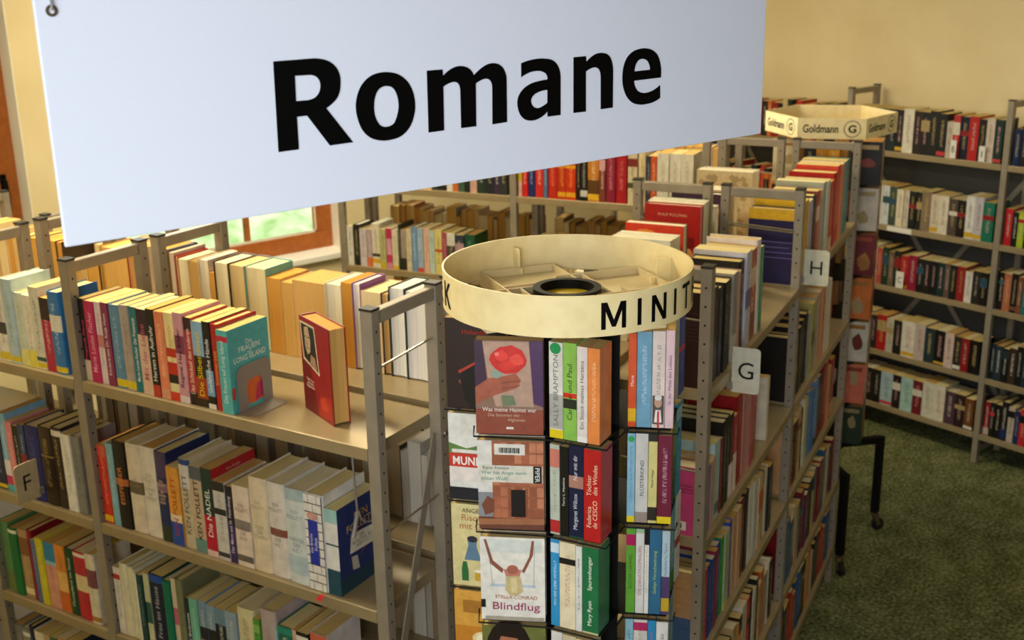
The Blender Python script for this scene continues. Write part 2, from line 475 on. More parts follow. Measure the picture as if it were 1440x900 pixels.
def write_mesh(name, vs, fs, cs, uv, m, inks=None):
    me = bpy.data.meshes.new(name); me.from_pydata(vs, [], fs)
    me.materials.append(m)
    ul = me.uv_layers.new(name='UVMap')
    flat = [c for q in uv for p in q for c in p]
    ul.data.foreach_set('uv', flat)
    ca = me.color_attributes.new('col', 'FLOAT_COLOR', 'CORNER')
    lc = {}
    out = []
    for f, c in zip(fs, cs):
        if c not in lc: lc[c] = (*lin(c), 1.)
        out += list(lc[c])*len(f)
    ca.data.foreach_set('color', out)
    if inks is not None:
        ia = me.color_attributes.new('ink', 'FLOAT_COLOR', 'CORNER'); out = []
        for f, c in zip(fs, inks):
            q = (*lin(c), 1.) if c else (0.,0.,0.,0.)
            out += list(q)*len(f)
        ia.data.foreach_set('color', out)
    return me

BOOKS = []      # every book to be built: (id, matrix, t, h, d, kind, col, bands, ink, title, pagecol, label, group, extra)
INDIV = set('G10 G11 G110 G111 G12 G13 G15 G17 G18 G19 G20 G210 G211 G212 G215 G24 G26 G27 G28 G29 G30 G310 G311 G313 G314 G315 G316 G319 G32 G33 G34 G36 G37 G413 GB7 GB9 H10 H11 H110 H111 H112 H14 H16 H17 H19 H20 H22 H24 H26 H28 H29 H30 H35 H40 HB0 HB1 HB2 HB4 HB5 HB6 HB8 K211 K27 K29 L10 L11 L110 L111 L112 L113 L114 L115 L116 L12 L13 L14 L15 L16 L17 L18 L19 L1b1 L1b2 L1b3 L1b4 L1b5 L1b6 L1b7 L20 L21 L210 L211 L212 L213 L214 L215 L216 L217 L22 L23 L24 L25 L26 L27 L28 L29 L2b0 L2b1 L2b2 L2b4 L2b5 L2b6 L2b7 L2b8 L2b9 L30 L31 L310 L311 L312 L313 L314 L315 L316 L317 L319 L32 L321 L323 L324 L33 L35 L36 L37 L38 L39 L3b0 L3b1 L3b10 L3b2 L3b3 L3b4 L3b5 L3b6 L3b7 L3b8 L3b9 L4b0 LB10 LB11 LB12 LB13 LB14 LB15 LB16 LB17 LB18 LB19 LB2 LB20 LB3 LB4 LB5 LB6 LB8 LB9 LC5 LD4 LE018 LE019 LE020 LE021 LE05 LE117 LE118 LE119 LF012 LF04 LG11 LG12 M118 M119 M120 M122 M123 M124 M125 M126 M127 M131 M132 M133 M20 M21 M211 M212 M213 M215 M219 M22 M24 M25 M26 N18 Q010 Q032 Q110 Q210 Q310 Q410 Q510 Q610 RED SA0 SA1 SA2 SA3 SB00 SB01 SB02 SB03 SB10 SB11 SB12 SB13 SB20 SB21 SB22 SB23 SC00 SC01 SC02 SC03 SC10 SC11 SC12 SC13 SC20 SC21 SC22 SC23 SC24 SC31 SC33 SD01 SD11 SD20 SD21 SL0 SL1 SL2 SL3 V00 V10 V20 V21 V22 V31 V32 V33 V43 V44 W010 W011 W013 W014 W015 W016 W017 W018 W06 W07 W08 W09 W111 W112 W113 W114 W115 W116 W117 W118 W15 W16 W17 W19 W210 W211 W212 W213 W214 W216 W217 W218 W219 W220 W26 W28 W310 W311 W312 W313 W314 W315 W35 W36 W37 W38 W39 W410 W411 W412 W413 W414 W44 W45 W46 W47 W48 W49'.split())    # ids of the books that show largest; the rest is joined below
ORD = ['first','second','third','fourth','fifth','sixth','seventh','eighth','ninth','tenth','eleventh','twelfth','thirteenth','fourteenth','fifteenth','sixteenth','seventeenth','eighteenth','nineteenth','twentieth',
 'twenty-first','twenty-second','twenty-third','twenty-fourth','twenty-fifth','twenty-sixth','twenty-seventh','twenty-eighth','twenty-ninth','thirtieth','thirty-first','thirty-second','thirty-third','thirty-fourth','thirty-fifth','thirty-sixth','thirty-seventh','thirty-eighth','thirty-ninth','fortieth']
PAGES = ['e6d49a','e0cb8c','d8bc78','e8dab0','d0a860','dcc480']
def place(bid, mtx, t, h, d, kind, col, bands=(), ink='', title='', page=None, label=None, group=None, extra=None):
    BOOKS.append((bid, mtx, t, h, d, kind, col, list(bands), ink, title, page or random.choice(PAGES), label, group, extra))
def book_label(kind, col, bands, where, idx):
    cover = 'hardback' if kind == 'H' else 'paperback'
    w = ''
    big = [b for b in bands if b[1]-b[0] > .03 and hue_name(b[2]) != hue_name(col)]
    if big:
        big.sort(key=lambda b: b[0]-b[1])
        w = ' with ' + hue_name(big[0][2]) + ' band'
    return f'{hue_name(col)} {cover}{w}, {ORD[idx]} {where}'
def build_books():
    sv, sf, sc, suv, sk = [], [], [], [], []
    pv, pf, pc, puv = [], [], [], []
    for bid, mtx, t, h, d, kind, col, bands, ink, title, page, label, group, extra in BOOKS:
        vs, fs, cs, uv, e = book_shell(t, h, d, kind, col, bands, ink)
        wv, wf, wc, wuv = page_shell(t, h, d, kind, e, page)
        if INDIV and bid not in INDIV:
            n = len(sv); sv += [tuple(mtx @ Vector(v)) for v in vs]; sf += [tuple(i+n for i in f) for f in fs]; sc += cs; suv += uv
            sk += [ink if ink else None]*len(fs)
            n = len(pv); pv += [tuple(mtx @ Vector(v)) for v in wv]; pf += [tuple(i+n for i in f) for f in wf]; pc += wc; puv += wuv
            continue
        noisy = ink if ink and (not title) else None
        o = bpy.data.objects.new('book', write_mesh('book', vs, fs, cs, uv, M['cover'], [noisy]*len(fs)))
        C.objects.link(o); o.matrix_world = mtx
        o['bid'] = bid
        tag(o, label, 'book', group)
        p = bpy.data.objects.new('page_block', write_mesh('page_block', wv, wf, wc, wuv, M['pages'])); C.objects.link(p); p.parent = o
        if title == 'BRICK': brick_spine(o, t, h)
        elif title:
            y = -.0007
            if '|' in title:
                letters(title.replace('|', '\n').strip('\n'), axes((1,0,0),(0,0,1),(0,-1,0),(t*.5, y, h*.56)), o, ink, .0165, fit=(t*.74, h*.62), bold=.0)
            else:
                sm = bid[0] == 'S'
                ln = title.count('\n')+1
                letters(title, axes((0,0,1),(-1,0,0),(0,-1,0),(t*.5, y, h*.5)), o, ink, t*.75/ln, fit=(h*(.8 if sm else .74), min(t*(.36 if ln == 1 else .62), .011 if ln == 1 else .022) if sm else min(t*.5, .017)), bold=.0 if sm else .004, align='LEFT' if ln > 1 else 'CENTER')
        if extra: extra(o, t, h, d)
    if sv:
        o = bpy.data.objects.new('distant_books', write_mesh('distant_books', sv, sf, sc, suv, M['cover'], sk)); C.objects.link(o)
        o['kind'] = 'stuff'; tag(o, 'many small distant or mostly hidden books filling the remaining rack shelves', 'books')
        p = bpy.data.objects.new('page_blocks', write_mesh('page_blocks', pv, pf, pc, puv, M['pages'])); C.objects.link(p); p.parent = o
        p['kind'] = 'stuff'
def decal(o, shapes, side, t, h, d, name='cover_print', step=.00012, base=.0004):
    """flat printed shapes on a book's front (side=1), back (-1) or spine (0): [(colour, [(u,v)...])], u and v 0..1"""
    vs, fs, cs, uv = [], [], [], []
    step = min(step, .0022/max(len(shapes), 1))
    for k, (c, pts) in enumerate(shapes):
        q = base + step*k; n = len(vs)
        for u, v in pts:
            if side == 1: vs.append((t+q, u*d, v*h))
            elif side == -1: vs.append((-q, (1-u)*d, v*h))
            else: vs.append((u*t, -.0012-q, v*h))
        fs.append(tuple(range(n, n+len(pts)))); cs.append(c); uv.append([(0,0)]*len(pts))
    me = write_mesh(name, vs, fs, cs, uv, M['print'])
    b = bpy.data.objects.new(name, me); C.objects.link(b); b.parent = o
    return b
def rect(a, b, c, d): return [(a,c),(b,c),(b,d),(a,d)]
def oval(cx, cy, rx, ry, n=16, j=0.):
    return [(cx+rx*(1+j*math.sin(5*k))*math.cos(2*math.pi*k/n), cy+ry*(1+j*math.cos(3*k))*math.sin(2*math.pi*k/n)) for k in range(n)]
def brick_spine(o, t, h):
    sh = []
    rows = 11
    for r in range(rows):
        z0, z1 = (r+.06)/rows, (r+.94)/rows
        cuts = [0.02,.5,.98] if r % 2 else [.02,.28,.74,.98]
        for a, b in zip(cuts, cuts[1:]): sh.append(('e2ded4', rect(a+.012, b-.012, z0, z1)))
    sh = [('3a3834', rect(0.02,.98,.01,.99))] + sh + [('1c2f9a', rect(.2,.72,.28,.74)), ('c8988c', oval(.46,.78,.3,.04))]
    decal(o, sh, 0, t, h, 1, 'brick_print')
    letters('Follett', axes((0,0,1),(-1,0,0),(0,-1,0),(t*.58,-.0045,h*.5)), o, 'e0e0ec', .014, fit=(h*.36, t*.17))
    letters('Die Brücke', axes((0,0,1),(-1,0,0),(0,-1,0),(t*.34,-.0045,h*.5)), o, 'e0e0ec', .012, fit=(h*.36, t*.14))
SIGN = {
'R': ["c0.2261,0.1525 c0.2712,0.1527 s0.2799,0.1518 s0.2902,0.1486 s0.2978,0.1426 s0.3021,0.1344 s0.3025,0.1255 s0.3004,0.1158 s0.2953,0.1086 c0.2835,0.1012 c0.3137,0.0625 c0.2851,0.0622 c0.2603,0.0956 c0.2483,0.0956 c0.2479,0.0623 c0.2243,0.0621", "c0.2493,0.1367 c0.2656,0.1364 s0.2733,0.1345 s0.2774,0.13 s0.2783,0.1244 s0.2766,0.1185 s0.2717,0.1136 s0.2654,0.1116 c0.2602,0.1113 c0.2486,0.1115"],
'o': ["s0.3628,0.1325 s0.3761,0.1291 s0.3874,0.1207 s0.3941,0.109 s0.3963,0.0943 s0.3936,0.0816 s0.3867,0.0701 s0.3753,0.0623 s0.3605,0.0598 s0.3508,0.0602 s0.3377,0.064 s0.3278,0.0721 s0.322,0.0837 s0.3196,0.0979 s0.3219,0.1102 s0.3282,0.1213 s0.338,0.129 s0.3495,0.1324", "s0.3608,0.1178 s0.3676,0.1155 s0.3721,0.1092 s0.3742,0.101 s0.3741,0.0931 s0.3712,0.0837 s0.3664,0.0769 s0.3575,0.0746 s0.3499,0.0767 s0.345,0.083 s0.3427,0.0904 s0.3425,0.0983 s0.3441,0.1067 s0.3484,0.1142 s0.3543,0.1174"],
'm': ["c0.4139,0.1304 c0.4354,0.1303 c0.4357,0.1232 s0.4442,0.1286 s0.4527,0.1317 s0.4611,0.1323 s0.4699,0.1303 s0.4755,0.1264 c0.4793,0.1207 s0.489,0.1271 s0.4989,0.1314 s0.5087,0.1323 s0.5186,0.1293 s0.5251,0.1221 c0.5275,0.1118 c0.527,0.0632 c0.505,0.0626 c0.5059,0.1033 s0.5052,0.1092 s0.5027,0.1133 s0.4973,0.1155 s0.4908,0.1148 c0.4818,0.1115 c0.4808,0.0628 c0.459,0.0628 c0.4594,0.1045 s0.4581,0.1112 s0.4551,0.1142 s0.4499,0.1154 s0.4436,0.1144 c0.4356,0.1113 c0.4346,0.0628 c0.4131,0.0625"],
'a': ["c0.5503,0.1294 s0.5604,0.1316 s0.5743,0.133 s0.586,0.1326 s0.5978,0.1304 s0.6061,0.1252 s0.6109,0.117 c0.6122,0.1072 c0.6119,0.0634 c0.5909,0.0634 c0.5907,0.07 s0.584,0.0653 s0.5732,0.0616 s0.5626,0.0613 s0.5534,0.0643 s0.5466,0.0715 s0.5434,0.0822 s0.5454,0.0915 s0.5529,0.0995 s0.5646,0.1047 s0.5763,0.1067 c0.5911,0.1077 s0.5909,0.1114 s0.5881,0.1151 s0.5811,0.118 s0.5729,0.1189 s0.5625,0.1178 c0.55,0.1133", "c0.591,0.0953 s0.5808,0.0947 s0.5714,0.0923 s0.5659,0.0881 s0.5647,0.0838 s0.5669,0.0789 s0.5723,0.0756 s0.5793,0.0755 c0.5908,0.0801"],
'n': ["c0.6338,0.1311 c0.6543,0.1311 c0.6553,0.1241 s0.6639,0.1298 s0.6727,0.133 s0.6829,0.1333 s0.6919,0.1307 s0.6984,0.1236 c0.7014,0.1098 c0.7011,0.0644 c0.6802,0.0642 c0.68,0.1031 s0.6787,0.1104 s0.6753,0.1148 s0.6697,0.1165 s0.6626,0.1157 c0.6543,0.1125 c0.6544,0.0638 c0.6336,0.0638"],
'e': ["s0.7593,0.1344 s0.7717,0.1316 s0.7816,0.1249 s0.7869,0.1151 c0.7892,0.1036 c0.7888,0.0955 c0.739,0.095 s0.7413,0.0874 s0.7469,0.0813 s0.7579,0.0781 s0.7717,0.0793 c0.7877,0.0858 c0.7882,0.0693 s0.7748,0.0647 s0.761,0.0634 s0.75,0.0638 s0.7376,0.067 s0.7267,0.0754 s0.7199,0.0881 s0.7181,0.1012 s0.72,0.114 s0.7259,0.1246 s0.7365,0.1317 s0.7485,0.1343", "c0.7396,0.1067 s0.7421,0.1153 s0.7474,0.1205 s0.755,0.1215 s0.7624,0.1189 s0.7667,0.1136 c0.7685,0.1069"],
}
ROWD = {
'L1': [
 (-1.0134,0.028,0.236,'P','17090e',[(0,0.25, 'd8c8b0')],'e0407a','Fliegende Sterne'),
 (-0.9848,0.0389,0.234,'P','c3125a',[],'f0a8c8','Marie Louise Fischer'),
 (-0.9452,0.0265,0.235,'P','e4d2d4',[(0.45, 0.6, 'c98078')],'b07880',''),
 (-0.9181,0.0305,0.237,'P','8a2c55',[],'f0d8e0','Kinderärztin Dr. Katja Holm'),
 (-0.887,0.0442,0.236,'H','5d8dad',[(0.02, 0.11, 'ylw')],'a8c0d0',''),
 (-0.8422,0.0367,0.241,'H','b3a598',[(0.02, 0.11, 'ylw')],'8a7868',''),
 (-0.8049,0.03,0.24,'P','1c7880',[],'f0f4f0','Marie Louise Fischer  Der Frauenarzt'),
 (-0.7743,0.0408,0.239,'P','e2bfa4',[(0.7, 1, '2c1430')],'c06878','Mit der Liebe'),
 (-0.7329,0.0288,0.244,'P','0c0b0a',[(0,0.14, 'c0392c')],'f6f4ee','Herzen in Aufruhr'),
 (-0.7035,0.0338,0.241,'P','f08c62',[(0.0, 0.12, 'e8a07a')],'f8d0b0',''),
 (-0.6691,0.036,0.242,'P','f3df9e',[(0.0, 0.1, 'd83a28'), (0.1, 0.2, 'e8d8a0'), (0.2, 0.3, '201a10'), (0.3, 0.44, 'cc2a20'), (0.5, 0.6, 'c8321f')],'d08a40',''),
 (-0.6325,0.0356,0.247,'P','d79aa4',[(0.55, 0.75, '8a3c58'), (0.0, 0.08, 'e0d8d0')],'3a1830','Regine Hau Bilder'),
 (-0.5963,0.0275,0.238,'P','c23c3a',[(0,0.15, '241414'), (0.85, 1, '3a1814')],'f4e0c8','Das Schicksal des anderen'),
 (-0.5682,0.0399,0.232,'P','2e1a10',[(0.6, 1, '8fb8d8'), (0.1, 0.35, 'a83c1c')],'e8d020','Die Silberdistel'),
 (-0.5277,0.0269,0.236,'P','0e0d10',[(0.15, 0.45, '7aa8c8'), (0,0.06, 'e8e0d0')],'f4f2f0','Gefährliche Hände'),
 (-0.5002,0.0267,0.233,'H','b3201e',[],'e0a040','Sommerzeit'),
 (-0.4729,0.0386,0.223,'P','55b4b0',[(0.86, 0.93, 'c02848')],'d8ecdc','Die Frauen auf Long Island'),
],
'L1b': [
 (-1.3879,0.0384,0.232,'P','e8e0d0',[(0.02, 0.1, 'ylw')],'50483c',''),
 (-1.3488,0.0364,0.237,'P','ece6da',[(0.02, 0.12, 'ylw'), (0.35, 0.5, '403c3c')],'30302c',''),
 (-1.3118,0.0455,0.253,'H','b9d0d8',[(0.02, 0.09, 'ylw')],'7f9aac',''),
 (-1.2658,0.0402,0.218,'H','d5dfce',[(0,0.22, 'e8e088')],'a0b098',''),
 (-1.225,0.0335,0.215,'P','efe9d6',[(0.0, 0.24, 'ece05a')],'b8b49c',''),
 (-1.1908,0.0393,0.244,'P','ded9c6',[(0.02, 0.08, 'ylw'), (0.1, 0.15, '1e5048')],'5c7c74',''),
 (-1.1509,0.0388,0.217,'P','b81d42',[(0.7, 1, '2a1418')],'f0c0c8',''),
 (-1.1115,0.0473,0.241,'H','2e78b8',[(0.02, 0.09, 'ylw'), (0.52, 0.72, 'ece8d8')],'c0d8f0',''),
],
'L2': [
 (-1.0306,0.037,0.241,'P','d23022',[(0.02, 0.1, 'f0c020'), (0.86, 1, 'd8604a')],'f0a080',''),
 (-0.993,0.0307,0.253,'H','86b4bd',[],'b8d4d8',''),
 (-0.9617,0.0523,0.268,'H','100d0c',[(0.5, 0.58, 'b8663a')],'d88c50','EISFIEBER'),
 (-0.9088,0.0601,0.271,'H','ddd0b8',[(0.44, 0.58, '6a5c48')],'a09078','KEN|FOLLETT'),
 (-0.8481,0.0604,0.272,'H','e2dac8',[],'b0a490','KEN|FOLLETT||SOMMER|DER|FREIHEIT'),
 (-0.7871,0.0455,0.269,'H','1c2a5a',[(0.0, 0.18, '2c3a28'), (0.72, 1, '4a3a60'), (0.56, 0.66, '8a6a80')],'e8c8a0','KEN|FOLLETT||DIE|KINDER|VON|EDEN'),
 (-0.741,0.0462,0.234,'P','e0a040',[(0,0.3, '1f4fa8'), (0.3, 0.4, 'e8d8b0')],'b83c1c','KEN FOLLETT'),
 (-0.6941,0.0429,0.265,'H','cdbf9f',[(0.68, 0.94, 'd8d4cc'), (0.94, 1, '1e4480')],'6f6046','KEN FOLLETT'),
 (-0.6507,0.0476,0.254,'P','c8b294',[(0,0.16, '6a948c'), (0.85, 1, '5a6068')],'3a2a20','KEN FOLLETT'),
 (-0.6025,0.0417,0.259,'P','153832',[(0.0, 0.47, 'c01838'), (0.0, 0.07, 'e8c8c0')],'e6ece0','Die NADEL'),
 (-0.5602,0.0437,0.23,'P','cfccc4',[(0.88, 1, '2a2a28'), (0.58, 0.66, '2a2a28'), (0.04, 0.1, '3a3a40')],'908c84',''),
 (-0.5159,0.0277,0.224,'P','1e1a28',[(0,0.5, '3c2a5c')],'e0d8e8','Der Mann aus St. Petersburg'),
 (-0.4876,0.0591,0.234,'P','e4d3bf',[(0.46, 0.58, '8a8078'), (0.06, 0.14, '6a6058')],'907868','KEN|FOLLETT||||SÄULEN|DER|ERDE'),
 (-0.4279,0.0642,0.27,'H','e0d0b0',[],'a89878','KEN|FOLLETT||||STURZ|DER|TITANEN'),
 (-0.3631,0.0616,0.268,'H','dcd5c8',[(0.44, 0.52, '8a4a3c')],'8a8078','KEN|FOLLETT||||DIE|TORE|DER|WELT'),
 (-0.3009,0.0734,0.266,'H','cfd6d0',[(0.88, 1, 'a8bcc0'), (0.1, 0.3, 'b4c8cc')],'8c9aa0','KEN|FOLLETT||||WINTER|DER|WELT'),
 (-0.2269,0.0624,0.269,'H','dedad0',[],'','BRICK'),
 (-0.1639,0.043,0.239,'P','1d4a58',[(0.62, 1, '9cc4be'), (0.6, 0.84, 'dedcd4'), (0.3, 0.58, 'e0ded6')],'404848',''),
],
'L2b': [
 (-1.4713,0.047,0.207,'P','1e2048',[(0.02, 0.08, 'ylw')],'8088b8',''),
 (-1.4237,0.0297,0.255,'P','86bada',[(0.0, 0.08, '58c0c8'), (0.08, 0.2, 'c8306c'), (0.2, 0.4, 'e8e4ec')],'e8f0f4',''),
 (-1.3934,0.0294,0.234,'P','e88a92',[(0,0.1, '68c0c8')],'f4d0d0',''),
 (-1.3634,0.0292,0.226,'P','141210',[],'c8c0b0',''),
 (-1.3336,0.0289,0.236,'P','28406c',[(0.3, 0.6, '8a2030')],'c0d0e0',''),
 (-1.3041,0.0642,0.241,'H','18206a',[],'5060b0',''),
 (-1.2393,0.0567,0.25,'H','2f1f16',[(0.62, 0.64, 'a08040')],'b89a58',''),
 (-1.182,0.0402,0.256,'H','2c1e17',[(0.9, 0.97, 'e8e0d0')],'c0a060',''),
 (-1.1412,0.0397,0.244,'P','e9e6d8',[],'a8b098',''),
 (-1.1008,0.0362,0.245,'H','86847a',[],'5c5a50',''),
],
'L3b': [
 (-1.5266,0.0486,0.242,'H','5c8c58',[(0.0, 0.3, '6a7c48')],'486c44',''),
 (-1.4774,0.0411,0.233,'H','17733c',[(0.92, 0.97, 'e8e8d8')],'0e5028',''),
 (-1.4358,0.0474,0.237,'H','b09066',[(0.62, 0.88, '8a5a38'), (0.05, 0.14, 'e8d8a8')],'c8a878',''),
 (-1.3877,0.0249,0.241,'H','8c1420',[],'6a0c16',''),
 (-1.3622,0.0213,0.218,'P','5a6a98',[],'98a4c0',''),
 (-1.3403,0.0346,0.23,'P','ccc428',[],'e8e070',''),
 (-1.3051,0.0507,0.224,'P','d89c84',[(0.72, 1, '2a86b4'), (0.66, 0.72, '90c4d4')],'b86a70',''),
 (-1.2538,0.0451,0.227,'P','df8c38',[(0,0.3, 'd06a2c'), (0.3, 0.6, 'e8b868')],'b85c20',''),
 (-1.208,0.0398,0.224,'H','0e4426',[],'c8d0b0','Flusspferd im Sand'),
 (-1.1677,0.0583,0.227,'H','bd2838',[(0.42, 0.66, 'dcc898'), (0.93, 0.98, 'e8dcd0')],'8a4038',''),
 (-1.1087,0.0434,0.234,'H','ddd3ba',[(0.52, 0.78, '824854'), (0.03, 0.1, 'b08030')],'b8a888',''),
],
'L3': [
 (-1.0096,0.0283,0.22,'P','e6e0d4',[(0.82, 0.9, 'c83828')],'a09888',''),
 (-0.9807,0.0328,0.24,'H','e0dcbc',[],'c0bc98',''),
 (-0.9473,0.0195,0.236,'H','dedbb8',[],'c4c09c',''),
 (-0.9272,0.0137,0.233,'H','dad8b6',[],'c0bc98',''),
 (-0.9129,0.0078,0.222,'P','e6e6dc',[],'b0b0a8',''),
 (-0.9045,0.0231,0.224,'P','123c40',[],'80a0a0',''),
 (-0.8808,0.0226,0.232,'P','cdd2a8',[(0.3, 0.6, '2f5c50')],'889070',''),
 (-0.8576,0.0605,0.238,'H','141a38',[(0.9, 1, '1c4aa0')],'b0b4c4','Frau im Hause'),
 (-0.7965,0.0301,0.235,'H','0e7458',[],'0a5844',''),
 (-0.7657,0.022,0.246,'H','d9cdb2',[(0.4, 0.62, 'c06880')],'b0a488',''),
 (-0.7431,0.0281,0.251,'H','7c7f5c',[],'5c5e44',''),
 (-0.7144,0.0211,0.199,'P','142a3a',[],'e0e8e8','Der Bruderzwist'),
 (-0.6927,0.032,0.206,'P','74bca4',[],'a8dcc8',''),
 (-0.6601,0.0307,0.206,'P','7a98b0',[(0,0.4, 'c09880'), (0.4, 0.6, '20222e')],'e0d8c0',''),
 (-0.6287,0.0309,0.2,'P','86a4bc',[(0,0.4, 'b88c74'), (0.4, 0.62, '23242c')],'e0d8c0',''),
 (-0.5972,0.0436,0.201,'P','16202c',[(0.75, 1, '7090a8')],'d0d0c8',''),
 (-0.553,0.042,0.205,'P','8fa8bc',[(0,0.4, 'b08a78'), (0.4, 0.55, '282830')],'e0d8c0',''),
 (-0.5104,0.0655,0.229,'H','d9d2a4',[],'8c8458',''),
 (-0.4443,0.023,0.212,'P','57a03c',[(0.8, 0.92, '8cc060')],'285018',''),
 (-0.4207,0.056,0.248,'H','b8a8a4',[],'988884',''),
 (-0.3641,0.0049,0.205,'P','9cc4cc',[],'5c8890',''),
 (-0.3586,0.056,0.216,'H','1a6e54',[(0.9, 1, '2a8c74')],'f0f0e0',''),
 (-0.302,0.0143,0.218,'P','d8b0a0',[],'a88070',''),
 (-0.2871,0.0419,0.22,'P','14120f',[(0.88, 0.95, 'e8e4d8')],'c8c0b0',''),
 (-0.2446,0.0571,0.228,'H','d6ccc4',[(0.88, 1, 'd0684c')],'a89890',''),
],
'L4b': [
 (-1.5629,0.0435,0.287,'H','7c7c74',[],'a0a098',''),
 (-1.5188,0.048,0.283,'H','84847c',[(0.9, 0.95, 'e0e0d8')],'b0b0a8',''),
 (-1.4702,0.0247,0.3,'H','142040',[],'6070a0',''),
 (-1.4449,0.0522,0.291,'H','dcd4bc',[],'b8a888',''),
 (-1.3921,0.0403,0.291,'P','c0a880',[],'907850',''),
 (-1.3512,0.0404,0.293,'P','3c6048',[],'a0b090',''),
 (-1.3102,0.0481,0.3,'P','b89060',[],'806030',''),
 (-1.2615,0.0543,0.3,'P','202838',[],'8080a0',''),
],
'LB': [
 (-1.124,0.0329,0.266,'P','c8a070',[],'',''),
 (-1.0905,0.0118,0.267,'H','241c18',[],'',''),
 (-1.0781,0.0196,0.261,'P','b8a8a0',[],'',''),
 (-1.0579,0.0162,0.251,'H','a02820',[],'',''),
 (-1.0411,0.0404,0.245,'P','d8c8a0',[],'',''),
 (-1.0002,0.0405,0.243,'P','d0a060',[],'',''),
 (-0.959,0.0418,0.254,'H','e0d0b0',[],'',''),
 (-0.9167,0.0208,0.218,'P','d8a050',[],'',''),
 (-0.8953,0.0582,0.253,'H','302018',[],'',''),
 (-0.8365,0.0639,0.252,'H','4a3a28',[],'',''),
 (-0.772,0.0821,0.253,'H','6aa89c',[],'',''),
 (-0.6893,0.0537,0.23,'P','d0a058',[],'',''),
 (-0.635,0.044,0.223,'P','c8b0a0',[],'',''),
 (-0.5904,0.1175,0.235,'P','d0a868',[],'',''),
 (-0.4723,0.058,0.24,'H','e0d8c0',[],'',''),
 (-0.4137,0.0374,0.249,'P','c09060',[],'',''),
 (-0.3757,0.0291,0.251,'H','8a4c88',[],'',''),
 (-0.346,0.0687,0.234,'P','c84838',[],'',''),
 (-0.2767,0.0258,0.235,'H','3a3830',[],'',''),
 (-0.2503,0.0526,0.256,'H','1c3028',[],'',''),
 (-0.1971,0.0733,0.253,'H','1e382c',[],'',''),
],
'LB2': [
 (-1.5663,0.0453,0.171,'P','c8a070',[],'',''),
 (-1.5203,0.0239,0.174,'P','e8d8c0',[],'',''),
 (-1.4958,0.0346,0.181,'P','b89058',[],'',''),
 (-1.4607,0.0551,0.192,'P','a83020',[],'',''),
 (-1.405,0.0147,0.203,'H','3a3028',[],'',''),
 (-1.3897,0.1208,0.247,'H','c89840',[],'',''),
 (-1.2683,0.0157,0.248,'H','b03018',[],'',''),
 (-1.252,0.0317,0.252,'P','e0d8c8',[],'',''),
],
'LB3': [
 (-1.7049,0.0336,0.3,'P','b88850',[],'',''),
 (-1.6708,0.0332,0.3,'H','4a3428',[],'',''),
 (-1.6369,0.0329,0.3,'P','c09060',[],'',''),
 (-1.6034,0.029,0.3,'P','b07838',[],'',''),
 (-1.5738,0.0318,0.3,'H','3c3026',[],'',''),
],
}
# ------------------------------------------------------------------ the room
def bx(name, m, *a, parent=None, bevel=0): return MB().box(*a).build(name, m, parent, bevel)
YW, XW = 6.35, 6.36
struct(bx('floor', M['carpet'], -1.1, XW, -1.6, YW, -.12, 0))
struct(bx('ceiling', M['ceiling'], -1.1, XW, -1.6, YW+.3, 3.9, 4.0))
w = MB()
for x0, x1, z0, z1 in ((-1.1,.5,0,3.9),(.5,1.95,0,1.05),(.5,1.95,2.75,3.9),(1.95,2.28,0,3.9),(2.28,3.88,0,1.05),(2.28,3.88,2.75,3.9),(3.88,XW+.2,0,3.9)):
    w.box(x0, x1, YW, YW+.26, z0, z1)
struct(w.build('wall_back', M['wall']))
struct(bx('wall_right', M['wall'], XW, XW+.2, -1.6, YW, 0, 3.9))
w = MB()
for y0, y1, z0, z1 in ((-1.6,-1.4,0,3.9),(-1.4,.5,0,1.9),(-1.4,.5,3.6,3.9),(.5,YW,0,3.9)): w.box(-1.3, -1.1, y0, y1, z0, z1)
struct(w.build('wall_left', M['wall']))
M['dado'] = mat('grey_brown_wall_paint', '8f836c', .9, noise=(3, '887c66', .3, .7))  # unseen wall behind the camera, colour darkened to cut bounced daylight
struct(bx('wall_front', M['dado'], -1.3, XW+.2, -1.8, -1.6, 0, 3.9))
struct(bx('baseboard_right', M['wood'], XW-.015, XW, -1.6, YW, 0, .08))

def window(name, x0, x1, z0, z1, bars, handle_x=None):
    w = struct(MB().box(x0, x1, YW+.16, YW+.225, z0, z0+.115).box(x0, x1, YW+.16, YW+.225, z1-.1, z1)
        .box(x0, x0+.1, YW+.16, YW+.225, z0+.115, z1-.1).box(x1-.115, x1, YW+.16, YW+.225, z0+.115, z1-.1).build(name, M['wood'], None, .006))
    xs = [x0+.1] + [b for b in bars] + [x1-.115]
    for b in bars: MB().box(b-.016, b+.016, YW+.17, YW+.21, z0+.115, z1-.1).build('glazing_bar', M['wood'], w, .004)
    for a, b in zip(xs, xs[1:]): MB().box(a+.014, b-.014, YW+.188, YW+.192, z0+.113, z1-.098).build('pane', M['glass'], w)
    MB().box(x0+.1, x1-.115, YW+.166, YW+.172, z0+.115, z0+.13).build('glazing_bead', M['white_plate'], w)
    MB().box(x1-.125, x1-.115, YW+.166, YW+.172, z0+.115, z1-.1).build('glazing_bead', M['white_plate'], w)
    if handle_x:
        MB().box(handle_x-.015, handle_x+.015, YW+.15, YW+.162, 1.66, 1.78).tube([(handle_x, YW+.15, 1.75), (handle_x, YW+.11, 1.75), (handle_x, YW+.105, 1.72), (handle_x, YW+.11, 1.62)], .009).build('window_handle', M['black'], w)
    return w
window('window_1', .5, 1.95, 1.05, 2.75, [1.2], 1.87)
window('window_2', 2.28, 3.88, 1.05, 2.75, [2.82, 3.28])
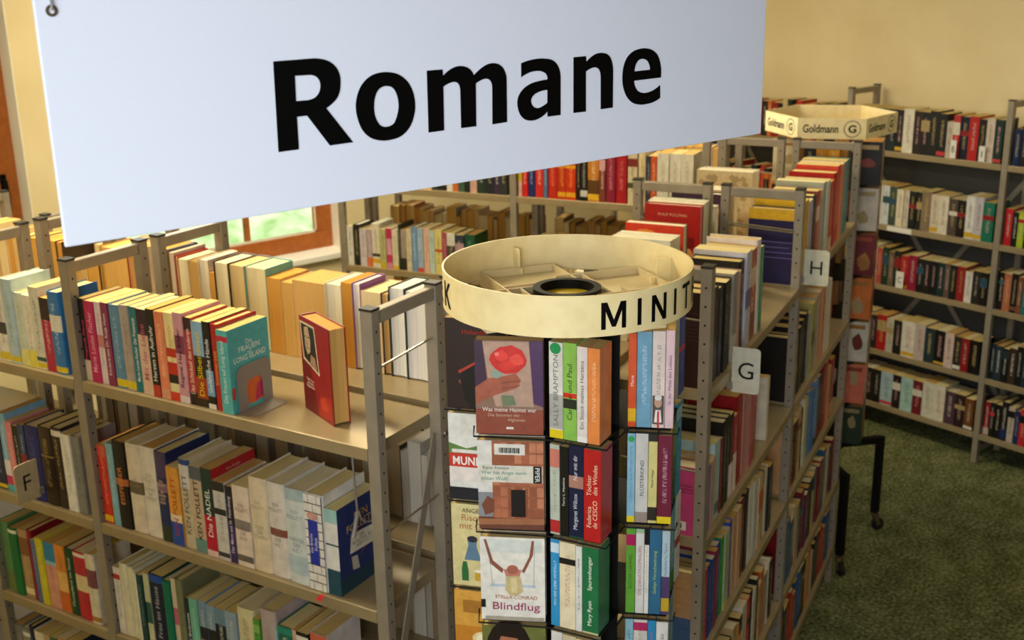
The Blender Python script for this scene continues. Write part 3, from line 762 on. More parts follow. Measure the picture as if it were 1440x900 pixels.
for n, x0, x1 in ((1,.5,1.95),(2,2.28,3.88)):
    struct(bx(f'trim_{n}', M['reveal'], x0-.06, x1+.06, YW-.04, YW+.158, 1.02, 1.058, bevel=.005))
    q = MB().box(x1-.004, x1, YW-.002, YW+.16, 1.05, 2.75).box(x0, x0+.004, YW-.002, YW+.16, 1.05, 2.75).box(x0, x1, YW, YW+.16, 2.746, 2.75)
    struct(q.build(f'trim_{n+2}', M['reveal']))
# side window in the left wall, out of the picture
f = MB()
for a in ((-1.4,.5,1.9,1.96),(-1.4,.5,3.54,3.6),(-1.4,-1.34,1.96,3.54),(.44,.5,1.96,3.54)): f.box(-1.22,-1.16,*a)
f = struct(f.build('window_3', M['wood']))
bx('pane', M['glass'], -1.192,-1.188,-1.34,.44,1.96,3.54,parent=f)
# ceiling lamps above the picture
for i, (lx, ly) in enumerate(LAMPS):
    t = thing('ceiling_lamp', 'white twin tube ceiling lamp housing above the shelving, ' + ['over the near rack', 'over the far rack', 'over the aisle by the right wall'][i], 'lamp', (lx, ly, 3.9), 0, 'ceiling lamps')
    bx('lamp_housing', M['lamp_body'], -.16,.16,-.75,.75,-.1,0,parent=t, bevel=.01)
    for s in (-.07,.07): MB().tube([(s,-.7,-.12),(s,.7,-.12)], .013).build('tube', M['tube'], t)
# garden outside
gs = MB()
nx, ny = 40, 24
random.seed(3)
vs = [(-6+14*i/nx, 7.2+13*j/ny, -.3+ .52*(13*j/ny) + random.uniform(-.08,.08)) for j in range(ny+1) for i in range(nx+1)]
gs.add(vs, [(j*(nx+1)+i, j*(nx+1)+i+1, (j+1)*(nx+1)+i+1, (j+1)*(nx+1)+i) for j in range(ny) for i in range(nx)], True)
g = gs.build('garden_slope', M['grass']); g['kind'] = 'structure'
def bush(x, y, z, r, label):
    t = thing('bush', label, 'bush', (x,y,z))
    m = MB(); rnd = random.Random(int(x*100))
    for i in range(420):
        v = Vector((rnd.gauss(0,1), rnd.gauss(0,1), rnd.gauss(0,1))).normalized()*r*rnd.uniform(.55,1)
        v.z = v.z*.8 + r*.7
        a = Vector((rnd.uniform(-1,1), rnd.uniform(-1,1), rnd.uniform(-1,1))).normalized(); b = a.orthogonal().normalized()
        s = rnd.uniform(.06,.13)
        m.add([v-a*s, v+b*s*.5, v+a*s, v-b*s*.5], [(0,1,2,3)])
    o = m.build('foliage', M['leaf'], t); o['kind'] = 'stuff'
    MB().tube([(0,0,-.2),(.03,0,r*.6)], .03).build('stem', M['brass'], t)
bush(3.6, 10.2, 1.25, .55, 'round green bush on the slope outside the middle window')
bush(2.1, 9.4, .85, .45, 'small green bush outside, low behind the near racks')
bush(1.0, 10.6, 1.5, .7, 'green bush outside beyond the leftmost window')

# ------------------------------------------------------------------ steel racks
Z = [1.73, 1.295, .93, .52, .18]
TOP = 2.07
PW = .034
def rack(name, label, O, X, frames, depth, y0=0., group='grey steel shelving racks', levels=Z, brace=None, panel=False, rods=(), holes=True, TOP=2.07):
    rz = math.atan2(X[1], X[0]); ca, sa = math.cos(rz), math.sin(rz)
    t = thing(name, label, 'shelf rack', (O[0]-sa*y0, O[1]+ca*y0, 0), rz, group)
    for x in frames:
        for y in (0, depth-.03):
            p = MB()
            # channel section: web and two flanges
            p.box(x, x+PW, y, y+.03, 0, TOP)
            p = p.build('post', M['steel'], t, .002)
            MB().box(x-.001, x+PW+.001, y-.001, y+.031, TOP, TOP+.006).build('post_cap', M['cap'], p)
            if holes:
                h = MB()
                for k in range(41):
                    z = 2.02-.05*k
                    if z < .05: break
                    for xx in (x+PW+.0004, x-.0004):
                        h.add([(xx, y+.015+.0035*math.cos(i*math.pi/3), z+.0035*math.sin(i*math.pi/3)) for i in range(6)], [tuple(range(6))])
                h.build('peg_holes', M['hole'], p)['kind'] = 'stuff'
        MB().box(x+.004, x+PW-.004, .03, depth-.03, TOP-.036, TOP-.004).build('crossbar', M['steel'], t, .003)
        MB().box(x+.006, x+PW-.006, .03, depth-.03, .06, .09).build('crossbar', M['steel'], t, .003)
    for a, b in zip(sorted(frames), sorted(frames)[1:]):
        for z in levels:
            s = MB().box(a+PW+.001, b-.001, .004, depth-.004, z-.006, z)
            s.box(a+PW+.001, b-.001, 0, .004, z-.032, z+.0005).box(a+PW+.001, b-.001, depth-.004, depth, z-.032, z+.0005)
            s.box(a+PW+.001, a+PW+.004, .004, depth-.004, z-.032, z-.006).box(b-.004, b-.001, .004, depth-.004, z-.032, z-.006)
            s.build('shelf_board', M['shelf'], t, .0015)
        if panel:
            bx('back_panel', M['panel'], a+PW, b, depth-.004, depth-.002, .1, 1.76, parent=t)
            MB().bar((a+PW, depth-.008, .3), (b, depth-.008, 1.6), .03, .003, up=(0,1,0)).build('diagonal_brace', M['steel'], t)
            MB().bar((a+PW, depth-.012, 1.6), (b, depth-.012, .3), .03, .003, up=(0,1,0)).build('diagonal_brace', M['steel'], t)
    if brace is not None:
        x = brace
        for z0, z1 in ((1.02,1.68),(.3,.95)):
            MB().bar((x+.017, .03, z0), (x+.017, depth-.03, z1), .025, .004, up=(1,0,0)).build('diagonal_brace', M['steel'], t)
            MB().tube([(x+PW+.002, depth-.015, z1), (x+PW+.008, depth-.015, z1)], .006, 8).build('bolt', M['chrome'], t)
    for x, z in rods:
        MB().tube([(x+.02, .03, z), (x+.02, depth-.03, z+.012)], .0032, 6).build('book_stop_rod', M['chrome'], t)
    return t
OL = (1.3496, 2.1715); XL = (.33106, -.94361)
OG = (2.2037, 1.865);  XG = (.90702, .42108)
OM = (3.57, 4.31);     XM = (.42108, -.90702)
OWL = (6.0, 3.1);      XWL = (0., -1.)
rack('steel_shelf_rack', 'grey steel rack nearest the viewer, holding upright novels with spines outward', OL, XL, [0,-1.025,-1.545,-2.5], .285, brace=0, rods=((0,1.925),(0,1.5),(0,1.05)))
rack('steel_shelf_rack', 'grey steel rack backing onto the nearest rack, its books showing page edges', OL, XL, [0,-1.025,-1.545,-2.5], .285, .325)
rack('steel_shelf_rack', 'grey steel rack with white G and H plates along the aisle', OG, XG, [0,1.112,2.25], .285, rods=((1.09,1.925),(1.09,1.933),(0,1.925),(0,1.5)))
rack('steel_shelf_rack', 'grey steel rack back to back with the G and H rack', OG, XG, [0,1.112,2.25], .285, .32, rods=((1.09,1.925),(2.2,1.925)))
rack('steel_shelf_rack', 'grey steel rack behind the round spinner holding red and pastel novels', OM, XM, [-1.0,0,.955], .285)
rack('steel_shelf_rack', 'grey steel rack behind the red novels, between them and the window wall', OM, XM, [-1.0,0,.955], .285, .32)
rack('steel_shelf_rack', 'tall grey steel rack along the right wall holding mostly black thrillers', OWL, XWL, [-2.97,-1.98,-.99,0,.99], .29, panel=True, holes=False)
rack('steel_shelf_rack', 'short grey steel rack by the leftmost window with pale books', (1.3496+.94361*.95, 2.1715+.33106*.95), XL, [-2.95,-2.35,-1.93], .285, holes=False, TOP=1.89, levels=[1.55,1.2,.85,.5,.18])

# ------------------------------------------------------------------ books on the racks
LBP = ['','','c8b8a8','','e4d6ae','d8ae68','e8dcc0','d8a04c','e6d8b0','d8bc84','e4d4a8','d69c48','d6a85c','d8ac66','ece4c8','cf9440','f0ece4','e8d4a4','d8b070','f2efe4','f2eee6']
CLAMP = {'L1': -.988, 'L2': -.988, 'L3': -.988, 'L3b': -1.507, 'L4b': -1.507}   # clear of the frame posts
def row(rid, O, X, z, books, where, group, yoff=.012, flip=False, depth=.135, face=0.):
    """books: (u, t, h, kind, col, bands, ink, title[, extra]); u runs to the right seen from the aisle; flip turns the spines away"""
    rz = math.atan2(X[1], X[0]); c, s = math.cos(rz), math.sin(rz)
    if rid in CLAMP:
        s0, e0 = books[0][0], books[-1][0]+books[-1][1]; k = (e0-CLAMP[rid])/(e0-s0)
        books = [(e0-(e0-b[0])*k, b[1]*k)+tuple(b[2:]) for b in books]
    for i, b in enumerate(books):
        u, t, h, kind, col, bands, ink, title = b[:8]
        ex = b[8] if len(b) > 8 else None
        rr = random.Random(f'{rid}{i}')
        d = min(.22, max(.115, h*.6)) if depth is None else depth + rr.uniform(-.006,.01)
        if flip:
            m = Matrix.Translation((O[0]+c*(u+t)-s*(yoff+d), O[1]+s*(u+t)+c*(yoff+d), z+.0006)) @ Matrix.Rotation(rz+math.pi, 4, 'Z')
        else:
            y = yoff + rr.uniform(0,.006)
            m = Matrix.Translation((O[0]+c*u-s*y, O[1]+s*u+c*y, z+.0006)) @ Matrix.Rotation(rz, 4, 'Z')
        page = None
        if flip:
            page = rr.choice(['d6a550','dcb878','e2cc98','cf9848','d8ac62'])
            if rid == 'LB' and LBP[i]: page = LBP[i]
            if rid[:2] in ('LE','LF'): page = rr.choice(['8a7f6c','b8b0a0','6a6256','cfc8b8','a08a68'])  # lower back rows: shade inside the shelves put into greyer page colours
        k = len(books)-1-i if where.startswith('from right') else i
        lab = f'book turned away with {hue_name(page)} page edges, {ORD[k]} {where}' if flip else book_label(kind, col, bands, where, k)
        place(f'{rid}{i}', m, t, h, d, kind, col, bands, ink, title, page, lab, group, ex)

def cover_frauen(o, t, h, d):
    sh = [('4aa8a6', rect(.02,.98,.02,.98)), ('d8642c', [(.16,.06),(.55,.04),(.9,.08),(.88,.3),(.74,.36),(.62,.47),(.45,.42),(.34,.48),(.25,.38),(.3,.25)]),
          ('c02c58', [(.55,.06),(.88,.1),(.8,.28),(.62,.26)]), ('2a1c18', [(.66,.36),(.8,.38),(.78,.48),(.68,.49)]), ('b83a24', [(.0,.18),(.08,.16),(.1,.3),(.02,.32)])]
    decal(o, sh, 1, t, h, d)
    for s, v, k in (('Die', .8, .017), ('FRAUEN', .73, .021), ('auf', .675, .012), ('LONG ISLAND', .62, .021)):
        letters(s, axes((0,1,0),(0,0,1),(1,0,0),(t+.0012, d*.5, h*v)), o, 'e8efe0', k, fit=(d*.78, k))
def barcode(o, side, t, h, d, u, v, w, hh):
    sh = [('e2dfd4', rect(u, u+w, v, v+hh))]
    x = u + w*.12
    rr = random.Random(4)
    while x < u+w*.85:
        q = rr.choice([.012,.02,.03])*w*1.6
        sh.append(('1a1a1a', rect(x, x+q, v+hh*.25, v+hh*.8))); x += q + rr.choice([.015,.03])*w*1.6
    decal(o, sh, side, t, h, d, 'barcode_label', base=.0012)
def cover_navy(o, t, h, d):
    sh = [('1c2c62', rect(.0,1,.18,1)), ('163a48', rect(0,1,0,.18)), ('d8d0b8', [(.25,.42),(.8,.4),(.84,.6),(.3,.64)]), ('b8b09a', [(.3,.22),(.46,.2),(.42,.36),(.28,.38)]), ('a02838', [(.5,.34),(.62,.4),(.63,.42),(.5,.355)])]
    decal(o, sh, 1, t, h, d)
    for s, v, k in (('KEN', .82, .03), ('FOLLETT', .71, .03)):
        letters(s, axes((0,1,0),(0,0,1),(1,0,0),(t+.0012, d*.55, h*v)), o, 'c8a45c', k, fit=(d*.75, k))
    letters('DER\nSCHLÜSSEL ZU\nREBECCA', axes((0,1,0),(0,0,1),(1,0,0),(t+.0013, d*.55, h*.52)), o, '5a5648', .012, fit=(d*.45, h*.16))
def cover_red_follett(o, t, h, d):
    decal(o, [('b01c22', rect(.0,1,.0,1))], 1, t, h, d)
    letters('Ken Follett', axes((0,1,0),(0,0,1),(1,0,0),(t+.0012, d*.5, h*.93)), o, 'e0b8a8', .012, fit=(d*.8, .012))
def auto(seed, length, pal, tmin=.018, tmax=.045, hmin=.19, hmax=.25, start=0., gap=.0008, ink='c8c0b0', hard=.4, bandp=.35):
    """fills a shelf from a list of colours in order (cycled)"""
    r = random.Random(seed); u = start; out = []; i = 0
    while True:
        c = pal[i % len(pal)]
        if isinstance(c, tuple): c, t, h = c[0], c[1], c[2] if len(c) > 2 else r.uniform(hmin, hmax)
        else: t, h = r.uniform(tmin, tmax), r.uniform(hmin, hmax)
        if u + t > start + length: break
        bands = []
        if r.random() < bandp:
            a = r.choice([.02,.06,.62,.7]); bands = [(a, a+r.uniform(.07,.25), r.choice(pal) if not isinstance(pal[0], tuple) else r.choice([p[0] if isinstance(p, tuple) else p for p in pal]))]
        dark = sum(lin(c)) < .9
        out.append((u, t-gap, h, 'H' if r.random() < hard else 'P', c, bands, r.choice(['d8d0c0','c8b890','e8e4dc']) if dark else r.choice(['403830','6a4a40','303850']), ''))
        u += t; i += 1
        if i > 60: break
    return out
W1 = 'from left, top shelf, near rack, long bay'
for rid, z, where, grp in (('L1',Z[0],'from left, top shelf, nearest rack, long bay','novels on the top shelf of the nearest rack'),
    ('L1b',Z[0],'from right, top shelf, nearest rack, left bay','novels on the top shelf, left bay of the nearest rack'),
    ('L2',Z[1],'from left, second shelf, nearest rack, long bay','novels on the second shelf of the nearest rack'),
    ('L2b',Z[1],'from right, second shelf beside F plate','novels on the second shelf beside the F plate'),
    ('L3b',Z[2],'from left, third shelf below F plate','novels on the third shelf below the F plate'),
    ('L3',Z[2],'from left, third shelf, nearest rack, long bay','novels on the third shelf of the nearest rack'),
    ('L4b',Z[3],'from left, lowest visible shelf, left bay','novels on the lowest visible shelf of the left bay')):
    bk = [tuple(b) for b in ROWD[rid]]
    if rid == 'L1': bk[-1] = bk[-1] + (cover_frauen,)
    if rid == 'L2':
        bk[-1] = bk[-1] + (cover_navy,); bk[9] = bk[9] + (cover_red_follett,)
    if rid == 'L3b':
        pass
    row(rid, OL, XL, z, bk, where, grp, depth=.165 if rid == 'L2' else .14)
row('L1c', OL, XL, Z[0], auto('l1c', .62, ['c8632c','d8cfb8','a83c24','c8b080','e0d8c4'], .03, .05, .2, .25, start=-2.25), 'from left, top shelf, farthest left bay', 'novels in the farthest left bay')
row('LG', OL, XL, Z[0], auto('lg', .6, ['c8a070','4a3c30','d8c090','b89058','c8b890'], .03, .05, .22, .26, start=-2.35), 'from left, back row, farthest left bay', 'page-edge row in the farthest left bay', yoff=.44, flip=True, depth=.126)
OLB = (OL[0]+.33106*.0, OL[1])
row('LB', OL, XL, Z[0], ROWD['LB'], 'from right, back row behind top shelf', 'page-edge row behind the top shelf', yoff=.44, flip=True, depth=.126)
row('LC', OL, XL, Z[0], ROWD['LB2'], 'from left, back row between frame posts', 'page-edge row between the frame posts', yoff=.44, flip=True, depth=.126)
row('LD', OL, XL, Z[0], [(b[0]-.03,b[1],.24)+tuple(b[3:]) for b in ROWD['LB3']], 'from left, back row at left edge', 'page-edge row at the left edge', yoff=.44, flip=True, depth=.126)

GREYS = ['a8a498','8a7a68','b0ac9c','3a3630','98907f','605850','b8a888','8a7458','2a2622','a09884']
for k, (z, h) in enumerate(((Z[1],.24),(Z[2],.23),(Z[3],.23))):
    row(f'LE{k}', OL, XL, z, auto(f'le{k}', .93, GREYS, .02, .06, h-.03, h+.02, start=-.96), f'from left, back row, {["second","third","fourth"][k]} shelf down', 'page-edge row on the lower shelves', yoff=.44, flip=True, depth=.126)
    row(f'LF{k}', OL, XL, z, auto(f'lf{k}', .48, GREYS, .02, .05, h-.03, h+.02, start=-1.5), f'from left, left back row, {["second","third","fourth"][k]} shelf down', 'page-edge row on the lower left shelves', yoff=.44, flip=True, depth=.126)
row('L4', OL, XL, Z[3], auto('l4', .9, ['3c6048','d8d0b8','7a2024','20283c','b09060','c8c4b8','506080'], start=-.95), 'from left, fourth shelf, nearest rack', 'novels on the fourth shelf of the nearest rack')
OK_ = (1.3496+.94361*.95, 2.1715+.33106*.95)
row('K', OK_, XL, 1.55, auto('k', .44, ['d8c8a0','e0d4b0','c8a870','3c362c','d8b070','e8dcc0'], .03, .06, .22, .27, start=-2.3), 'from left, rack by the leftmost window', 'pale books by the leftmost window', yoff=.05, flip=True)
row('K2', OK_, XL, 1.55, auto('k2', .5, ['d8c8a0','b89058','e0d4b0'], .03, .06, .2, .25, start=-2.9), 'from left, far bay by the leftmost window', 'pale books in the far bay by the leftmost window', yoff=.05, flip=True)

# --- G and H rack, aisle side
def back_cover(col, text=None, bar=True, panel=None):
    def f(o, t, h, d):
        sh = []
        if panel: sh += panel
        if sh: decal(o, sh, -1, t, h, d)
        if bar: barcode(o, -1, t, h, d, .12, .06, .4, .1)
    return f
def stripes_back(o, t, h, d):
    decal(o, [('b03a78', rect(.02,.98,.36,.365)), ('8c2a5c', rect(.1,.9,.62,.63)), ('8c2a5c', rect(.15,.9,.67,.68)), ('8c2a5c', rect(.1,.8,.72,.73))], -1, t, h, d)
    barcode(o, -1, t, h, d, .08, .07, .62, .13)
G1 = [(.04,.052,.262,'H','2e1613',[],'5c3a30','',back_cover('',panel=[('40241e', rect(.08,.92,.5+.04*i,.51+.04*i)) for i in range(8)])),(.093,.05,.262,'H','2a1412',[],'5c3a30',''),(.144,.04,.25,'H','161a26',[],'7a80a0',''),(.185,.045,.256,'P','11110f',[],'b0a890',''),
 (.231,.04,.25,'H','20241f',[],'8c9080',''),(.272,.05,.258,'P','9a968a',[(.0,.3,'c8c0b0')],'50483c',''),(.323,.04,.25,'H','c49a90',[],'8a5048',''),(.364,.05,.27,'H','141316',[],'c8c4c0',''),(.415,.06,.285,'P','c6c4d2',[(.4,.6,'6a6a90')],'404060',''),
 (.476,.075,.275,'P','b45a38',[(.6,.8,'dcc0a0'),(.0,.3,'8a4a34')],'f0e0c8',''),(.552,.04,.292,'H','e0d4cc',[],'8a6c64',''),(.593,.035,.262,'P','2a9060',[(.0,.1,'1c6a48')],'d8e8d8','')]
row('G1', OG, XG, Z[0], G1, 'from near end, top shelf by G plate', 'novels on the top shelf by the G plate', depth=.15)
G2 = [(.04,.045,.205,'P','c4457e',[],'8c2a5c','',stripes_back),(.086,.022,.2,'P','8c6aa0',[],'d8c8e0',''),(.109,.02,.2,'P','b09a80',[],'6a5440',''),(.13,.02,.205,'P','c0a488',[],'6a5440',''),(.151,.055,.235,'P','a9c8cc',[(.05,.2,'3c7c84')],'5c8890',''),(.207,.02,.23,'P','7c1c28',[],'d8a0a0',''),
 (.228,.042,.27,'H','12100e',[],'a8a090',''),(.271,.04,.268,'H','181614',[],'a8a090',''),(.312,.04,.262,'P','100f0e',[(.0,.4,'e0dcd0')],'a8a090',''),(.353,.035,.245,'P','b02c38',[(.0,.5,'e4dcd0')],'f0e0e0',''),
 (.389,.07,.29,'H','8f1216',[],'c07070',''),(.46,.045,.28,'P','bd8078',[],'8a4c48',''),(.506,.045,.278,'P','c08c84',[],'8a4c48',''),(.552,.03,.275,'P','b04858',[],'e8c8c0',''),(.583,.05,.27,'P','9a4a2c',[],'e8c098',''),(.78,.03,.22,'P','d8cdb4',[],'8a806c','')]
row('G2', OG, XG, Z[1], G2, 'from near end, second shelf below G plate', 'novels on the second shelf below the G plate', depth=.15)
def jeans_back(o, t, h, d):
    decal(o, [('38557c', rect(0,1,0,.42)), ('2c4468', rect(0,1,.28,.29)), ('a9835a', rect(0,1,.42,1)), ('97744e', rect(0,1,.6,.61)), ('97744e', rect(0,1,.78,.79))], -1, t, h, d)
G3 = [(.04,.03,.25,'P','c7a878',[],'8a6c48','',jeans_back),(.071,.05,.235,'P','c0202c',[],'f0c8c0',''),(.122,.035,.235,'H','1d3a78',[],'a0b0d0',''),(.158,.03,.24,'P','22408a',[],'a0b0d0',''),(.189,.03,.25,'P','84203c',[],'e0b0b8',''),(.22,.045,.25,'H','1e3894',[],'c0c8e0',''),
 (.266,.025,.255,'P','2f8a2c',[],'d0e8d0',''),(.292,.035,.255,'P','a7b88c',[(0,.1,'d0c840')],'5c6c48',''),(.328,.03,.25,'P','b0b494',[],'5c6c48',''),(.359,.035,.26,'H','34459a',[],'c0c8e0',''),(.395,.05,.262,'P','c69c74',[],'7c5434',''),(.446,.045,.265,'P','c8a27c',[],'7c5434',''),
 (.492,.05,.27,'H','641a20',[],'c89090',''),(.543,.05,.275,'H','1b1a18',[],'c0b8a8',''),(.594,.055,.275,'P','dcd8cc',[],'8a867c',''),(.65,.06,.27,'H','c2c2b8',[],'8a867c',''),(.711,.05,.26,'P','cdb089',[(.5,.8,'c05a38')],'6a5038',''),(.762,.04,.25,'H','2a2820',[],'c0b8a8',''),(.803,.05,.25,'H','d8d0b8',[],'6a6048',''),(.854,.05,.24,'P','20242c',[],'c0b8a8','')]
row('G3', OG, XG, Z[2], G3, 'from near end, third shelf, G rack', 'novels on the third shelf of the G rack', depth=.15)
DARK = ['171412','8c1a22','d8d0bc','1c1a18','c8b890','12110f','b05a28','2a2c34','cfc8b4','7a1c20','22201c','d2a060','0f0f10','a8a290']
row('G4', OG, XG, Z[3], [(u,t,h,k,c,b,i,x) for u,t,h,k,c,b,i,x in auto('g4', 1.02, ['c8c0b0','c02030','141210','d0c8b4','1a1816','cdb48c','c86430','8a8a80','e0d8c8','17130f','b09468','e0a050','141210'], .03, .055, .22, .28, start=.045)], 'from near end, fourth shelf, G rack', 'novels on the fourth shelf of the G rack', depth=.15)
row('G5', OG, XG, Z[4], auto('g5', 1.02, DARK, .025, .05, .21, .27, start=.045), 'from near end, bottom shelf, G rack', 'novels on the bottom shelf of the G rack', depth=.15)
def navy_back(o, t, h, d):
    decal(o, [('d2a41c', rect(.0,1,.86,1)), ('6a5aa0', rect(.1,.9,.35,.36)), ('6a5aa0', rect(.1,.9,.42,.43)), ('6a5aa0', rect(.1,.8,.49,.5)), ('6a5aa0', rect(.1,.9,.56,.57))], -1, t, h, d)
H1 = [(1.15,.05,.262,'H','241d46',[],'c0b060','',navy_back),(1.21,.06,.285,'P','d8ac1c',[(.0,.1,'b88c14')],'6a4c10',''),(1.29,.06,.27,'P','b9b2c4',[],'5c5470',''),(1.36,.06,.275,'H','15141a',[],'a8a0b0',''),(1.43,.05,.28,'P','a84c3c',[(.6,.8,'e8d8c0')],'f0d8c8',''),(1.49,.05,.27,'P','d4a494',[],'8a5048',''),(1.55,.05,.29,'P','a9b2a2',[],'5c6458',''),(1.61,.06,.285,'P','dcd8c8',[],'8a867c',''),
 (1.68,.07,.27,'P','c23424',[(.0,.2,'e0c0a0')],'f0d0c0',''),(1.76,.07,.29,'H','b41c18',[],'e8c0b0',''),(1.84,.07,.305,'P','d8452c',[],'f0d0c0',''),(1.92,.06,.3,'P','e09060',[],'6a3818',''),(1.99,.06,.3,'P','5c9098',[],'d0e0e0',''),(2.06,.055,.295,'H','3c7c88',[],'d0e0e0','')]
row('H1', OG, XG, Z[0], H1, 'from near end, top shelf by H plate', 'novels on the top shelf by the H plate', depth=.17)
H2 = [(1.15,.045,.24,'H','151311',[],'8a8478',''),(1.2,.04,.235,'H','191716',[(.4,.5,'c8b820')],'c8b820',''),(1.245,.06,.25,'H','11100f',[],'a8a090',''),(1.31,.05,.26,'H','161413',[],'a8a090',''),(1.365,.05,.27,'H','141211',[],'a8a090',''),(1.42,.05,.255,'P','9aa09c',[],'50544c',''),(1.475,.06,.28,'P','a5a05c',[(.4,.6,'5c5c2c')],'3c3c1c',''),(1.54,.06,.285,'P','a8a49c',[],'50544c',''),(1.605,.06,.29,'P','c09a7c',[],'6a4c34',''),(1.67,.06,.29,'P','cf8c64',[],'6a3c20',''),(1.735,.06,.3,'P','d8d0c2',[],'8a8478',''),(1.8,.05,.29,'P','dcd6cc',[],'8a8478','')]
row('H2', OG, XG, Z[1], H2, 'from near end, second shelf below H plate', 'novels on the second shelf below the H plate', depth=.17)
H3 = auto('h3', .95, ['c89868','8c1c20','171412','c8a878','1a1816','cfc8a8','a8a898','4a7cb0','3c6ca8','5a86b8','15130f','141210','8a1a20','a83c28'], .045, .07, .24, .29, start=1.15)
row('H3', OG, XG, Z[2], H3, 'from near end, third shelf, H rack', 'novels on the third shelf of the H rack', depth=.16)
row('H4', OG, XG, Z[3], auto('h4', 1.05, ['7a1218','8c1a1e','2c5a80','2a5478','c8b080','a89880','1c2440','6a1c28','5c2040','18161c','141220','d0a868','2a6a84'], .04, .06, .22, .28, start=1.15), 'from near end, fourth shelf, H rack', 'novels on the fourth shelf of the H rack', depth=.16)
row('H5', OG, XG, Z[4], auto('h5', 1.05, ['b0a898','141210','1c1c30','8c1c18','b02c20','a04028','1c4a78','2c5c90','0f0e0d','181614','c08c50','c8743c'], .04, .06, .2, .26, start=1.15), 'from near end, bottom shelf, H rack', 'novels on the bottom shelf of the H rack', depth=.16)
# --- the rack back to back with it: spines away, covers seen over the top
def pul(o, t, h, d):
    decal(o, [('b01c1a', rect(0,1,0,1)), ('d8c8a8', oval(.28,.32,.2,.2)), ('e0a060', oval(.75,.3,.16,.2)), ('7c0e10', rect(.12,.9,.48,.62))], 1, t, h, d)
    letters('PHILIP PULLMAN', axes((0,1,0),(0,0,1),(1,0,0),(t+.0013, d*.5, h*.88)), o, 'e8b090', .014, fit=(d*.84, .014))
def bluewhite(o, t, h, d):
    decal(o, [('7fb4d4', rect(0,1,.72,.9)), ('c05040', rect(.5,.95,.74,.86)), ('e8e6e0', rect(0,1,.9,1))], 1, t, h, d)
def fire(o, t, h, d):
    decal(o, [('cf3418', rect(0,1,0,1)), ('e8902c', oval(.35,.86,.2,.07)), ('a82010', rect(0,1,0,.5))], 1, t, h, d)
def darkrose(o, t, h, d):
    decal(o, [('3a1c38', rect(0,1,0,1)), ('d8a0a8', rect(.08,.9,.74,.8))], 1, t, h, d)
def ornate(o, t, h, d):
    rr = random.Random(5)
    decal(o, [('cdbb90', rect(0,1,0,1))]+[('a8946a', oval(rr.uniform(.1,.9), rr.uniform(.1,.95), .06, .035, 7, .3)) for _ in range(40)], 1, t, h, d)
# placed by hand with the covers turned to the near end
def row_far(rid, books, z, where, group):
    rz = math.atan2(XG[1], XG[0]); c, s = math.cos(rz), math.sin(rz)
    for i, (u, t, h, d, kind, col, bands, ex) in enumerate(books):
        y = .6-.08
        m = Matrix.Translation((OG[0]+c*(u+t)-s*y, OG[1]+s*(u+t)+c*y, z+.0006)) @ Matrix.Rotation(rz+math.pi, 4, 'Z')
        place(f'{rid}{i}', m, t, h, d, kind, col, bands, '', '', 'e4dcc0', book_label(kind, col, bands, where, i), group, ex)
GB = [(.35,.03,.2,.17,'P','d8d0b8',[],None),(.40,.03,.21,.17,'P','e8e4d8',[],None),(.45,.03,.215,.18,'P','dfe6ea',[],None),(.52,.03,.22,.18,'P','e6e2d8',[],None),(.66,.035,.24,.2,'P','dcdcd4',[],bluewhite),(.70,.03,.238,.2,'P','e4e0d4',[],None),(.735,.03,.238,.2,'P','e6e2d8',[],None),(.80,.035,.258,.2,'P','cf3418',[],fire),(.84,.04,.25,.19,'H','7a5c34',[],None),
 (.995,.03,.285,.2,'H','b01c1a',[],pul),(1.027,.025,.288,.2,'P','e0d8c0',[],None),(1.054,.022,.29,.2,'P','d8d4c8',[],None),(1.078,.022,.29,.2,'P','2a7a54',[],None)]
row_far('GB', GB, Z[0], 'from near end, behind the G row', 'books on the far side behind the G row')
HB = [(1.18,.04,.25,.2,'P','d8cfc0',[],None),(1.3,.045,.27,.2,'H','3a1c38',[],darkrose),(1.36,.05,.275,.22,'P','d8b890',[],None),(1.42,.05,.27,.2,'P','dcb098',[],None),(1.62,.05,.3,.22,'P','cdbb90',[],ornate),(1.68,.05,.295,.22,'H','e0d8c8',[],None)]
row_far('HB', HB, Z[0], 'from near end, behind the H row', 'books on the far side behind the H row')
GB2 = [(.05+.1*i,.04+.02*(i%3),.22+.02*(i%4),.18,'H' if i%2 else 'P',['c8b890','8a2c28','d8d4c8','2c3c58','b89060','405c40'][i%6],[],None) for i in range(10)]
row_far('GC', GB2, Z[1], 'from near end, second shelf, behind G row', 'books on the second shelf behind the G row')

